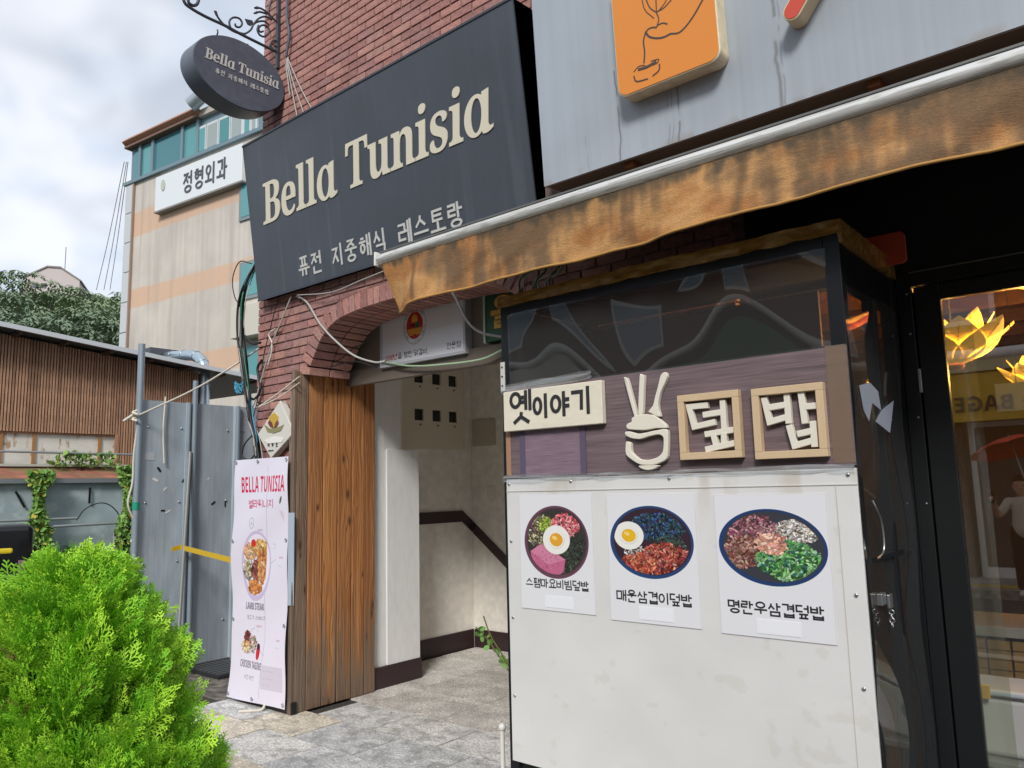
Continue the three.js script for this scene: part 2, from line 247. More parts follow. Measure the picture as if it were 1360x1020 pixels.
// ---------------------------------------------------------------- brick building with the arched passage
const building = thing('brick_building', 'red brick building with an arched passage under the dark signboard', 'building', [-1.4, 0, -6.2]);
const archPts = [[-4.955, 2.5], [-4.94, 2.57], [-4.885, 2.66], [-4.81, 2.765], [-4.72, 2.835], [-4.62, 2.88], [-4.42, 2.914], [-4.15, 2.93], [-3.85, 2.935], [-3.55, 2.93], [-3.28, 2.914], [-3.08, 2.88], [-2.98, 2.835], [-2.89, 2.765], [-2.815, 2.66], [-2.76, 2.57], [-2.745, 2.5]];
const archCurve = new THREE.CatmullRomCurve3(archPts.map(([x, y]) => V3(x, y, 0)));
function archAt(x) { let y = 0; for (const p of archCurve.getPoints(120)) if (Math.abs(p.x - x) < 0.03) y = Math.max(y, p.y); return y; }
{
  const s = new THREE.Shape(); s.moveTo(XL + 0.008, 0); s.lineTo(-5.06, 0); s.lineTo(-5.06, 2.53);
  const off = archCurve.getSpacedPoints(60).map((p, i) => { const t = archCurve.getTangentAt(i / 60); return [p.x - t.y * 0.06, p.y + t.x * 0.06]; });
  off.forEach(([x, y]) => s.lineTo(x, y));
  s.lineTo(-2.69, 0); s.lineTo(-2.3, 0); s.lineTo(-2.3, 2.66); s.lineTo(3.2, 2.66); s.lineTo(3.2, 7.6); s.lineTo(XL + 0.008, 7.6);
  part(building, 'front_wall', metreUV(extr(s, 0.33, ZF - 0.341)), M.mortar);
  part(building, 'upper_storeys', metreUV(bx(XL + 0.01, 3.2, 3.1, 7.6, -3.85, -9)), M.mortar);
  part(building, 'roof', metreUV(bx(XL - 0.15, 3.35, 7.602, 7.8, -9.1, -3.3)), std(0x8a857e, 0.9));
  part(building, 'side_wall', metreUV(bx(XL + 0.01, XL + 0.07, 0, 3.098, -9, -3.845)), M.mortar);
  // bricks, running bond
  const full = new RoundedBoxGeometry(0.19, 0.057, 0.06, 1, 0.004), half = new RoundedBoxGeometry(0.09, 0.057, 0.06, 1, 0.004);
  const r = rng(77), rest = [];
  const clear = (x0, x1, y) => {
    if (x0 < XL - 0.002 || x1 > 3.0) return false;
    if (x1 > -1.45 && y < 3.15) return false;
    if (y < 2.56) return x1 < -5.0 || (x0 > -2.76 && x1 < -2.3) || (x0 > -2.75 && y > 2.3 && x1 < -1.2);
    const cx = (x0 + x1) / 2;
    if (y < 3.12) { for (const x of [x0, cx, x1]) { if (x > -4.97 && x < -2.73) { const a = archAt(x); if (y - 0.03 < a + 0.012) return false; } } }
    return true;
  };
  let single = 0;
  const lay = (w, x, y) => {
    const m = M.bricks[Math.floor(r() * M.bricks.length)], g = w > 0.1 ? full : half, z = ZF - 0.03 + (r() - 0.5) * 0.004, cx = x + w / 2;
    const [px, py] = toPx(V3(cx, y, ZF));
    const over = y > 4.3 + (cx + 5.6) * 0.0, seen = px > 330 && px < 720 && py > -12 && py < 640;
    const shown = seen && ((over && py < 205 - (px - 322) * 0.52) || (y < 3.25 && y > 1.5)) || (y > 2.3 && y < 3.0 && px > 660 && px < 860 && cx < -1.2);
    if (shown && single < 285) { single++; piece(building, 'brick', g, m, cx, y, z, 0, 0, (r() - 0.5) * 0.006); }
    else rest.push(g.clone().translate(cx, y, z));
  };
  for (let k = 0; k < 112; k++) {
    const y = 0.033 + k * 0.067; let x = XL; const o = k % 2 ? 0.1 : 0;
    if (o) { if (clear(x, x + 0.09, y)) lay(0.09, x, y); x += 0.1; }
    for (; x < 3.1; x += 0.2) { if (y > 3.2 && y < 4.35 && x > -5.5 && x < -0.2) continue; if (y < 2.3 && x > -5.0 && x < -2.8) continue; if (x > -0.2 && y < 4) continue; if (clear(x, x + 0.19, y)) lay(0.19, x, y); else { if (clear(x, x + 0.09, y)) lay(0.09, x, y); if (clear(x + 0.1, x + 0.19, y)) lay(0.09, x + 0.1, y); } }
  }
  const left = part(building, 'brickwork', merge(rest.map((g) => g)), M.bricks[0]); left.userData.kind = 'stuff';
  // arch ring: two bricks deep
  const ring = new RoundedBoxGeometry(0.058, 0.125, 0.19, 1, 0.004), L = archCurve.getLength(), n = Math.floor(L / 0.068);
  for (let i = 0; i < n; i++) { const u = (i + 0.5) / n, p = archCurve.getPointAt(u), t = archCurve.getTangentAt(u), a = Math.atan2(t.y, t.x); for (let d = 0; d < 2; d++) piece(building, 'arch_brick', ring, M.bricks[Math.floor(r() * 8)], p.x - t.y * 0.0625, p.y + t.x * 0.0625, ZF + 0.01 - 0.097 - d * 0.2, 0, 0, a + (r() - 0.5) * 0.02); }
  // wall stub behind the passage cladding, passage walls, ceiling
  part(building, 'passage_pier', metreUV(bx(XL + 0.08, -5.13, 0, 3.09, -4.6, -3.845)), M.plaster);
  part(building, 'passage_wall', metreUV(bx(-5.66, -5.6, 0, 3.09, -6.0, -4.602)), M.plaster);
  part(building, 'passage_back_wall', metreUV(bx(-5.66, -2.3, 0, 3.09, -6.1, -6.003)), M.plaster);
  part(building, 'passage_right_wall', metreUV(bx(-2.62, -2.3, 0, 3.09, -6.0, -3.845)), M.plaster);
  part(building, 'passage_ceiling', metreUV(bx(-5.598, -2.622, 3.02, 3.088, -5.998, -3.85)), std(0xd6d0c6, 0.9));
  // skirting and the stepped band
  part(building, 'skirting', bx(-5.599, -5.585, 0.0, 0.18, -5.98, -4.82), M.darkTrim);
  part(building, 'skirting', bx(-5.58, -2.63, 0.0, 0.18, -6.0, -5.985), M.darkTrim);
  part(building, 'dado_band', bx(-5.599, -5.585, 1.272, 1.386, -5.84, -4.82), M.darkTrim);
  const b1 = new THREE.Shape([[-5.84, 1.386], [-5.84, 1.272], [-5.99, 1.16], [-5.99, 1.275]].map(([a, b]) => new THREE.Vector2(-a, b))); let g = extr(b1, 0.014); g.rotateY(Math.PI / 2); g.translate(-5.599, 0, 0); part(building, 'dado_band', g, M.darkTrim);
  const b2 = new THREE.Shape([[-5.58, 1.262], [-5.58, 1.147], [-4.6, 0.41], [-4.6, 0.525]].map(([a, b]) => new THREE.Vector2(a, b))); part(building, 'dado_band', extr(b2, 0.014, -6.001), M.darkTrim);
  // light-painted lower wall under the band
  // white panelling past the boards
  const wp = part(building, 'white_panelling', merge([bx(-5.4, -5.1, 0.17, 2.58, -4.38, -4.228), bx(-5.4, -5.106, 0.17, 2.59, -4.56, -4.384)]), M.whitePaint);
  part(building, 'white_panelling', bx(-5.4, -5.085, 0.17, 1.96, -4.76, -4.388, 0.004), M.whitePaint);
  part(building, 'skirting', bx(-5.4, -5.075, 0.0, 0.168, -4.77, -4.23), M.darkTrim);
  // meter cabinet plate with windows, distribution box, switches
  const meter = thing('meter_cabinet', 'beige meter cabinet door with two rows of small dark windows in passage', 'meter cabinet', [-5.6, 2.0, -5.43]);
  const face = new THREE.Shape([[4.99, 2.01], [5.875, 2.01], [5.875, 2.97], [4.99, 2.97]].map(([a, b]) => new THREE.Vector2(a, b)));
  const wins = []; for (const [y0, zs] of [[2.29, [-5.02, -5.22, -5.465, -5.7]], [2.665, [-5.02, -5.22, -5.465, -5.7]]]) for (const z of zs) wins.push([-z - 0.06, y0, -z + 0.06, y0 + 0.115]);
  for (const [a, b, c, d] of wins) face.holes.push(new THREE.Path([[a, b], [c, b], [c, d], [a, d]].map(([p, q]) => new THREE.Vector2(p, q))));
  let fg = extr(face, 0.03); fg.rotateY(Math.PI / 2); fg.translate(-5.598, 0, 0); part(meter, 'door', metreUV(fg), std(0xe2d8c6, 0.55));
  for (const [a, b, c, d] of wins) { part(meter, 'window', bx(-5.597, -5.585, b + 0.001, d - 0.001, -c + 0.001, -a - 0.001), phys(0x1d2022, 0.15)); }
  for (const z of [-5.24, -5.48, -5.72]) for (const y of [2.24, 2.62]) part(meter, 'number_tag', bx(-5.569, -5.567, y, y + 0.018, z - 0.012, z + 0.016), std(0x74695e, 0.7));
  for (const [z, y] of [[-5.85, 2.05], [-5.85, 2.6]]) part(meter, 'screw', new THREE.SphereGeometry(0.008, 8, 6).translate(-5.567, y, z), M.steel);
  const dist = thing('distribution_box', 'flat beige electrical box cover on the passage end wall', 'electrical box', [-5.42, 2.05, -6.0]);
  part(dist, 'cover', bx(-5.57, -5.25, 2.05, 2.325, -6.002, -5.985, 0.004), std(0xc3b6a4, 0.6)); part(dist, 'latch', bx(-5.29, -5.27, 2.17, 2.2, -5.986, -5.978), M.steel);
  for (const [x, w] of [[-5.53, 0.1], [-5.33, 0.1]]) { const sw = thing('wall_switch', 'small pale switch plate on the passage end wall', 'switch', [x, 1.52, -6.0], 'switch plates'); part(sw, 'plate', bx(x - w / 2, x + w / 2, 1.5, 1.63, -6.002, -5.99, 0.004), M.white); part(sw, 'rocker', bx(x - 0.03, x + 0.03, 1.53, 1.6, -5.991, -5.984, 0.003), M.cream); }
}
// wooden boards on the passage reveal
{
  const boards = thing('plank_cladding', 'vertical brown wooden boards lining the pier beside white panelling', 'cladding', [-5.02, 0, -3.86]);
  const edges = [-3.45, -3.56, -3.70, -3.84, -3.98, -4.11, -4.225], r = rng(9);
  const wood = (seed, tone) => std(0xffffff, 0.72, { map: dtex(128, 1024, (u, v) => {
    const warp = fbm(u * 2 + seed, v * 5, seed, 3) * 0.5; let kn = 0; const kq = rng(seed * 7); 
    for (let i = 0; i < 3; i++) { const kx = kq(), ky = kq(), s = 0.012 + kq() * 0.02, dd = Math.hypot((u - kx) * 0.14, (v - ky) * 1.1) / s; kn = Math.max(kn, Math.exp(-dd * dd * 3)); }
    const gr = fbm((u + warp) * 26, v * 4, seed + 3, 3), fine = fbm(u * 90, v * 14, seed + 9, 2);
    let c = mix3(tone, [tone[0] * 0.68, tone[1] * 0.6, tone[2] * 0.54], sm(0.35, 0.75, gr) * 0.75);
    c = mix3(c, [58, 36, 24], kn * 0.85);
    const wea = sm(0.35, 0.02, v + (fbm(u * 5, v * 8, seed + 20, 4) - 0.5) * 0.5) * 0.85 * sm(0.25, 0.6, fine + gr * 0.4);
    c = mix3(c, [118, 104, 92], wea);
    const k = 0.82 + 0.36 * fine; return c.map((q) => cl(q * k));
  }), bumpMap: dtex(128, 512, (u, v) => cl(255 * fbm((u + fbm(u * 2, v * 5, seed, 3) * 0.5) * 30, v * 6, seed + 3, 3)), { srgb: false }), bumpScale: 0.004 });
  const tones = [[150, 128, 108], [192, 134, 84], [200, 138, 82], [186, 126, 74], [196, 134, 80], [182, 124, 76]];
  for (let i = 0; i < 6; i++) part(boards, 'board', bx(-5.1, -5.042 - r() * 0.004, 0.005, 2.545 - r() * 0.006, edges[i] - 0.003, edges[i + 1] + 0.004, 0.006), wood(3 + i * 11, tones[i]));
  part(boards, 'corner_board', bx(-5.082, -5.04, 0.004, 2.55, -3.448, -3.425, 0.003), wood(91, [150, 130, 112]));
  part(boards, 'top_strip', bx(-5.125, -5.095, 0.3, 2.36, -3.47, -3.44, 0.003), wood(95, [176, 164, 150]));
}
// sign boards and beam inside the arch
{
  part(building, 'lintel', metreUV(bx(-5.05, -2.63, 2.46, 2.585, -3.98, -3.925)), std(0x6f655c, 0.8));
  part(building, 'arch_panel', metreUV(bx(-5.05, -2.63, 2.586, 3.08, -4.0, -3.965)), std(0x8a7f74, 0.8));
}
// ---------------------------------------------------------------- large dark signboard (tilted out at the top)
function tilted(t, origin, top) { const up = top.clone().sub(origin).normalize(), q = new THREE.Quaternion().setFromRotationMatrix(new THREE.Matrix4().makeBasis(V3(1, 0, 0), up, V3(1, 0, 0).cross(up))); t.position.copy(origin); t.quaternion.copy(q); t.base = V3(0, 0, 0); return t; }
{
  const o = V3(-5.566, 3.183, -3.42), t = tilted(thing('signboard', 'wide dark slate signboard with cream italic lettering above the arch', 'sign'), o, V3(-5.566, 4.466, -3.243));
  const W = 2.93, H = 1.295;
  const face = dtex(1024, 512, (u, v) => {
    const streak = fbm(u * 120, v * 1.5, 201, 3), dust = fbm(u * 6, v * 4, 205, 4), fine = fbm(u * 300, v * 150, 207, 2);
    const drip = sm(0.62, 0.8, fbm(u * 46, v * 0.8 + 3, 209, 2)) * sm(0.15, 0.6, fbm(u * 9, v * 3, 211, 3));
    let c = [70, 76, 85]; const k = 0.9 + 0.14 * dust + 0.06 * (streak - 0.5) + 0.06 * (fine - 0.5);
    c = c.map((q) => q * k); c = mix3(c, [104, 111, 120], drip * 0.25); return c.map(cl);
  });
  part(t, 'panel', bx(0, W, 0, H, -0.012, 0), std(0xffffff, 0.42, { map: face }));
  const cas = new THREE.Shape([[-0.012, 0], [-0.2, 0.02], [-0.36, H - 0.02], [-0.012, H]].map(([a, b]) => new THREE.Vector2(a, b)));
  const cg = extr(cas, W - 0.004); cg.applyMatrix4(new THREE.Matrix4().makeBasis(V3(0, 0, 1), V3(0, 1, 0), V3(1, 0, 0))); cg.scale(1, 1, 1); cg.translate(0.002, 0, 0);
  part(t, 'casing', cg, std(0x2b2f36, 0.55));
  for (const [x0, x1, y0, y1] of [[0, W, -0.006, 0.008], [0, W, H - 0.008, H + 0.006]]) part(t, 'edge_trim', bx(x0, x1, y0, y1, 0.0005, 0.006), std(0x3a4049, 0.4));
  const word = italicWord('Bella Tunisia', 0.325, 0.985, 0.006, 0.17); const k = 2.50 / word.width;
  for (const g of word) { g.scale(k, 1, 1); g.translate(0.185, 0.588, 0.001); part(t, 'letter', g, M.signCream ??= std(0xddd6c0, 0.45)); }
  const txt = '퓨전 지중해식 레스토랑'; let x = 0.605; const sz = 0.158;
  for (const ch of txt) { if (ch === ' ') { x += 0.1; continue; } const g = solidStrokes(hangul(ch), sz * 0.8, sz, 0.0165, 0.004, 0.001); g.translate(x, 0.075, 0); part(t, 'letter', g, M.signSilver ??= std(0xc9c9c4, 0.45)); x += sz * 1.0; }
}
// ---------------------------------------------------------------- grey fascia sign, orange logo box, red letter
const greyO = V3(-2.486, 3.273, -3.3), greyTop = V3(-2.486, 4.374, -3.233);
{
  const t = tilted(thing('fascia_sign', 'pale grey metal shop fascia with rust drips above the awning', 'sign'), greyO, greyTop), W = 5.2, H = 1.9;
  const tex = dtex(2048, 512, (u, v) => {
    const dust = fbm(u * 9, v * 5, 301, 4), st = fbm(u * 260, v * 1.2, 303, 3); let c = [172, 181, 190].map((q) => q * (0.93 + 0.1 * dust + 0.05 * (st - 0.5)));
    for (const [x, top, w2, s] of [[0.505, 0.49, 0.0022, 1], [0.845, 0.42, 0.0024, 1], [0.79, 0.4, 0.0016, 0.5], [0.81, 0.4, 0.0014, 0.5], [1.35, 0.8, 0.004, 0.8], [1.37, 0.75, 0.002, 0.5], [0.30, 0.2, 0.0014, 0.4]]) { const X = u * W, Y = v * H, wob = (fbm(Y * 9, x * 10, 310, 3) - 0.5) * 0.03; if (Y < top) c = mix3(c, [84, 78, 72], 0.55 * s * Math.exp(-Math.pow((X - x - wob) / (w2 * 2), 2)) * sm(0.35, 0.55, fbm(Y * 18, x * 31, 312, 2) + 0.1)); }
    const rust = sm(0.05, 0.0, v * H) * sm(0.45, 0.7, fbm(u * 60, v * 20, 315, 3)); c = mix3(c, [140, 122, 104], rust * 0.3); return c.map(cl);
  });
  part(t, 'panel', bx(0, W, 0, H, -0.02, 0), std(0xffffff, 0.5, { map: tex }));
  part(t, 'casing', bx(0.004, W - 0.004, 0.003, H, -0.16, -0.021), std(0x6d6a66, 0.7));
  for (let i = 0; i < 4; i++) part(t, 'bracket', bx(0.5 + i * 1.2, 0.55 + i * 1.2, -0.03, 0.002, -0.2, -0.04), std(0x7a4f30, 0.8));
  // logo box
  const n = V3(1, 0, 0).cross(greyTop.clone().sub(greyO).normalize()), up = greyTop.clone().sub(greyO).normalize();
  const loc = (px, py, d) => { const h = hit(px, py, greyO.clone().addScaledVector(n, d), n).sub(greyO); return [h.x, h.dot(up)]; };
  const L = tilted(thing('logo_box', 'orange rounded light box with black line drawing of a pouring hand', 'sign'), greyO, greyTop);
  const D = 0.1, [x0, y0] = loc(822, 118, D), [x1] = loc(955, 70, D), bot = loc(835, 127, D)[1];
  part(L, 'body', extr(roundRect(x0 - 0.008, bot, x1 + 0.008, bot + 0.72, 0.055), D - 0.002, 0.001, 0.006), std(0xffffff, 0.55, { map: noiseTex([226, 212, 180], 0.16, 4, 14, 128, 321, [2, 2]) }));
  part(L, 'face', extr(roundRect(x0, bot + 0.008, x1, bot + 0.712, 0.05), 0.006, D - 0.004), std(0xe8903a, 0.4));
  const Z = (p) => loc(800 + p[0] * 0.2353, p[1] * 0.2353, D + 0.003);
  const lines = [[[570, -10], [520, 80], [470, 150], [430, 185], [385, 190]], [[385, 190], [345, 210], [300, 215], [262, 205], [243, 180]], [[243, 195], [255, 168], [280, 155], [305, 155]], [[243, 185], [232, 230], [238, 290], [235, 355]], [[305, 152], [318, 138], [345, 130], [365, 135]], [[310, 140], [318, 110], [305, 70]], [[305, 70], [270, 45], [245, -5]], [[290, 102], [240, 55], [222, -10]], [[305, 70], [303, 20], [303, -10]], [[305, 68], [345, 45], [388, 0]], [[318, 60], [350, 20], [365, -10]], [[178, 405], [205, 375], [240, 368]], [[275, 345], [318, 335], [312, 352], [270, 372]], [[205, 392], [250, 378], [300, 350]], [[322, 362], [320, 395], [285, 428]], [[178, 430], [190, 458], [255, 445]]];
  const pens = [8, 9, 7, 7, 6, 5, 5, 4, 5, 5, 4, 4, 4, 12, 6, 6];
  lines.forEach((q, i) => { const c = new THREE.CatmullRomCurve3(q.map((p) => { const [a, b] = Z(p); return V3(a, b, 0); })); const s = c.getPoints(14).map((p) => [p.x, p.y]); part(L, 'drawn_line', extr(strokeShape(s, pens[i] * 0.0011), 0.001 + i * 0.00005, D + 0.0021), M.ink ??= std(0x4c423e, 0.6)); });
  const Rr = tilted(thing('channel_letter', 'red-faced cream channel letter stroke mounted on the grey fascia', 'letter'), greyO, greyTop);
  const a = loc(1052, 14, 0.1), b = loc(1064, 4, 0.1); const cap = (grow) => { const s = new THREE.Shape(), dx = 0.62, dy = 0.78, w = 0.034 + grow, p = [a[0], a[1]], q = [a[0] + 0.34, a[1] + 0.42], nx = -dy, ny = dx; s.moveTo(p[0] + nx * w, p[1] + ny * w); s.absarc(p[0], p[1], w, Math.atan2(ny, nx), Math.atan2(ny, nx) + Math.PI); s.lineTo(q[0] - nx * w, q[1] - ny * w); s.absarc(q[0], q[1], w, Math.atan2(-ny, -nx), Math.atan2(-ny, -nx) + Math.PI); return s; };
  part(Rr, 'side', extr(cap(0.008), 0.098, 0.001, 0.004), std(0xd9c8a4, 0.6)); part(Rr, 'face', extr(cap(0), 0.008, 0.094), std(0xd2503c, 0.4));
}
// ---------------------------------------------------------------- signs inside the arch
{
  const w = thing('shop_sign', 'white sign with round red and yellow emblem inside the arch', 'sign', [-4.2, 2.58, -3.9]);
  const x0 = -4.57, x1 = -3.69, y0 = 2.575, y1 = 3.0;
  part(w, 'frame', metreUV(merge([bx(x0 - 0.02, x0, y0 - 0.02, y1, -3.96, -3.89), bx(x1, x1 + 0.02, y0 - 0.02, y1, -3.96, -3.89), bx(x0, x1, y0 - 0.02, y0, -3.96, -3.891)])), std(0xb9bcc2, 0.5));
  const tex = canvasTex(1024, 496, (g, W, H) => {
    g.fillStyle = '#e9eaef'; g.fillRect(0, 0, W, H); g.save(); g.translate(430, 190); g.scale(0.86, 1);
    g.strokeStyle = '#5a5a60'; g.lineWidth = 4; g.beginPath(); g.arc(0, 0, 166, 0, 7); g.stroke();
    g.fillStyle = '#5d5a62'; g.font = 'bold 27px sans-serif'; const ring = 'ORIGINAL RESTAURANT CORP. · SINCE 1971 · '; for (let i = 0; i < ring.length; i++) { g.save(); g.rotate(-2.4 + i * 0.148); g.translate(0, -137); g.fillText(ring[i], -8, 0); g.restore(); }
    g.fillStyle = '#c2262f'; g.beginPath(); g.arc(0, 0, 122, 0, 7); g.fill(); g.fillStyle = '#eaa43a';
    g.beginPath(); g.arc(0, -55, 45, Math.PI, 0); g.lineTo(45, -28); g.lineTo(-45, -28); g.fill();
    g.beginPath(); g.moveTo(-104, 26); g.lineTo(104, 26); g.quadraticCurveTo(100, 88, 48, 88); g.quadraticCurveTo(12, 88, 0, 70); g.quadraticCurveTo(-12, 88, -48, 88); g.quadraticCurveTo(-100, 88, -104, 26); g.fill();
    g.fillStyle = '#1d6b38'; g.beginPath(); g.arc(40, -2, 30, 0, 7); g.fill(); g.fillStyle = '#3c2020'; g.fillRect(-62, -16, 60, 26); g.restore();
    g.strokeStyle = '#c8283a'; g.fillStyle = '#c8283a'; g.font = 'italic bold 62px serif'; g.fillText('100', 40, 462); let x = inkHangul(g, '년', 148, 408, 54, 0.12);
    g.strokeStyle = '#24242a'; g.fillStyle = '#24242a'; x = inkHangul(g, '을 향한 닭갈비,', x + 2, 408, 54, 0.1, 1.04); inkHangul(g, '전문점', 820, 404, 54, 0.1, 1.04);
  });
  const pg = new THREE.PlaneGeometry(x1 - x0, y1 - y0); pg.translate((x0 + x1) / 2, (y0 + y1) / 2, -3.899); part(w, 'backing', bx(x0, x1, y0, y1, -3.955, -3.905), M.white); part(w, 'face', pg, std(0xffffff, 0.4, { map: tex }));
  const gsn = thing('shop_sign', 'dark green sign with one yellow letter beside the emblem sign', 'sign', [-3.1, 2.6, -3.9]);
  part(gsn, 'panel', bx(-3.48, -2.66, 2.605, 3.01, -3.95, -3.9), std(0x1d4f35, 0.5)); part(gsn, 'edge_strip', bx(-3.5, -3.482, 2.6, 3.015, -3.95, -3.893), std(0xa9c4b4, 0.5));
  const g = solidStrokes(hangul('을'), 0.2, 0.2, 0.034, 0.008, 0); g.translate(-3.42, 2.7, -3.8985); part(gsn, 'letter', g, std(0xd9a53a, 0.5));
  const g2 = solidStrokes(hangul('번'), 0.2, 0.2, 0.034, 0.008, 0); g2.translate(-3.16, 2.7, -3.8985); part(gsn, 'letter', g2, std(0xd9a53a, 0.5));
}
// ---------------------------------------------------------------- oval projecting sign on a scrolled iron bracket
{
  const X = -5.35, cy = 4.965, cz = -3.09, rz = 0.405, ry = 0.285;
  const t = thing('oval_sign', 'thick dark oval hanging sign with silver lettering below the iron bracket', 'sign', [X, cy - ry, cz]);
  const ell = (k) => { const s = new THREE.Shape(); s.absellipse(0, 0, rz * k, ry * k, 0, 2 * Math.PI); return s; };
  const turn = (g) => { g.rotateY(Math.PI / 2); g.translate(X, cy, cz); return g; };  // shape x -> -z, shape z -> x
  let g = new THREE.ExtrudeGeometry(ell(1), { depth: 0.19, bevelEnabled: true, bevelThickness: 0.006, bevelSize: 0.006, bevelOffset: -0.006, bevelSegments: 2, curveSegments: 48 }); g.translate(0, 0, -0.2);
  part(t, 'body', turn(g), std(0x5c6470, 0.4));
  g = new THREE.ExtrudeGeometry(ell(0.985), { depth: 0.006, bevelEnabled: false, curveSegments: 48 }); g.translate(0, 0, -0.004); part(t, 'face', turn(g), std(0x5f6774, 0.45, { map: noiseTex([235, 235, 238], 0.14, 4, 30, 128, 331) }));
  const word = italicWord('Bella Tunisia', 0.088, 0.9, 0.004, 0.12), k = 0.66 / word.width;
  for (const q of word) { q.scale(k, 1, 1); q.translate(-0.315, 0.005, 0.003); part(t, 'letter', turn(q), M.signSilver); }
  let x = -0.22; for (const ch of '퓨전 지중해식 레스토랑') { if (ch === ' ') { x += 0.022; continue; } const q = solidStrokes(hangul(ch), 0.034, 0.042, 0.0052, 0.003, 0.003); q.translate(x, -0.085, 0); part(t, 'letter', turn(q), M.signSilver); x += 0.0435; }
  for (const z of [-2.93, -3.2]) part(t, 'hook', tube([V3(X - 0.1, 5.315, z), V3(X - 0.09, 5.29, z), V3(X - 0.105, 5.265, z), V3(X - 0.1, 5.225, z)], 0.006, 12, 6), M.blackMetal);
  // bracket
  const b = thing('sign_bracket', 'black wrought iron scroll bracket holding the oval sign on bricks', 'bracket', [X - 0.1, 5.2, -3.49]); const Xb = X - 0.1, iron = M.iron ??= std(0x4b5058, 0.5, { metalness: 0.4 });
  const P = (z, y) => V3(Xb, y, z);
  const px = (a, c) => { const h = atX(220 + a * 0.17647, c * 0.17647, Xb); return h; };
  part(b, 'arm', tube([px(905, 425), px(600, 275), px(450, 195), px(300, 125), px(190, 62), px(140, 15), px(135, -60), px(190, -110), px(245, -70), px(243, 20), px(205, 42), px(170, 15), px(175, -20)], 0.0125, 90, 7), iron);
  part(b, 'back_bar', bx(Xb - 0.016, Xb + 0.016, 5.22, 6.3, -3.497, -3.472), iron);
  const scrolls = [[[370, 85], [400, 140], [450, 195], [520, 240], [590, 255], [640, 225], [660, 185], [700, 140], [750, 125], [800, 150]],
    [[590, 255], [530, 240], [490, 210], [480, 160], [510, 132], [555, 140], [575, 175], [560, 203], [530, 200], [522, 178]],
    [[660, 185], [690, 165], [740, 160], [775, 185]], [[700, 190], [690, 225], [710, 265], [750, 275], [778, 240], [765, 200], [725, 190], [700, 215], [712, 240], [735, 235]],
    [[670, 60], [720, 65], [780, 110], [830, 160], [885, 205]], [[668, 100], [710, 90], [760, 105]], [[850, 60], [840, 110], [860, 150], [890, 165]], [[860, 385], [810, 375], [788, 335], [805, 308], [835, 310], [850, 335], [835, 352], [818, 342]], [[800, 150], [775, 90], [790, 20], [830, -40], [890, -60]], [[880, -20], [850, 20], [862, 45], [890, 50]]];
  scrolls.forEach((q) => part(b, 'scroll', tube(q.map((p) => px(...p)), 0.0085, 60, 6), iron));
  const leaf = (pts) => { const c = pts.map((p) => { const h = px(...p); return new THREE.Vector2(-h.z, h.y); }); const g = extr(new THREE.Shape(c), 0.012); g.rotateY(Math.PI / 2); g.translate(Xb - 0.006, 0, 0); return g; };
  for (const l of [[[598, 143], [625, 150], [650, 155], [658, 178], [640, 195], [618, 185]], [[830, 105], [855, 95], [865, 130], [855, 165], [835, 150]], [[860, 225], [885, 215], [885, 270], [862, 265]], [[365, 80], [382, 85], [395, 125], [378, 115]], [[665, 55], [685, 48], [715, 62], [690, 70]], [[660, 100], [680, 85], [710, 92], [685, 105]]]) part(b, 'leaf', leaf(l), iron);
  // wires from the bracket foot
  for (const [i, q] of [[[905, 430], [940, 620], [990, 880]], [[910, 430], [960, 620], [1045, 870]], [[915, 430], [1010, 650], [1110, 840]], [[905, 480], [925, 640], [935, 720]]].entries()) solo('bracket_wire', tube(q.map(([a, c]) => atZ(220 + a * 0.17647, c * 0.17647, -3.47)), 0.005, 20, 6), M.cableGrey, 'thin grey stay wire running from bracket foot down the bricks', 'wire', 'bracket wires');
  solo('conduit_cable', tube([atZ(383, -40, -3.46), atZ(381, 20, -3.46), atZ(384, 45, -3.46), atZ(380, 75, -3.46)], 0.012, 20, 7), std(0x555b66, 0.6), 'dark conduit cable climbing the bricks beside the bracket', 'cable');
}
// ---------------------------------------------------------------- vertical menu banner on the pier
function foodHeap(g, cx, cy, rx, ry, colors, n, s, rd, turn = 0) { for (let i = 0; i < n; i++) { const a = rd() * 6.28, q = Math.sqrt(rd()), x = cx + Math.cos(a) * q * rx, y = cy + Math.sin(a) * q * ry; const hex = parseInt(colors[Math.floor(rd() * colors.length)].slice(1), 16), j = 0.72 + rd() * 0.5, cc = [hex >> 16, (hex >> 8) & 255, hex & 255].map((q) => Math.min(255, Math.round(q * j + (rd() - 0.5) * 16))), w = s * (0.35 + rd() * 0.7), h = s * (0.16 + rd() * 0.34); g.save(); g.translate(x, y); g.rotate(turn + (rd() - 0.5) * 3); g.fillStyle = `rgba(${cc.map((q) => Math.round(q * 0.45)).join(',')},0.7)`; g.beginPath(); g.ellipse(1.5, 2, w, h, 0, 0, 7); g.fill(); g.fillStyle = `rgb(${cc.join(',')})`; g.beginPath(); g.ellipse(0, 0, w, h, 0, 0, 7); g.fill(); if (rd() < 0.5) { g.fillStyle = `rgba(${cc.map((q) => Math.min(255, q + 70)).join(',')},0.6)`; g.beginPath(); g.ellipse(-w * 0.25, -h * 0.3, w * 0.35, h * 0.3, 0, 0, 7); g.fill(); } g.restore(); } }
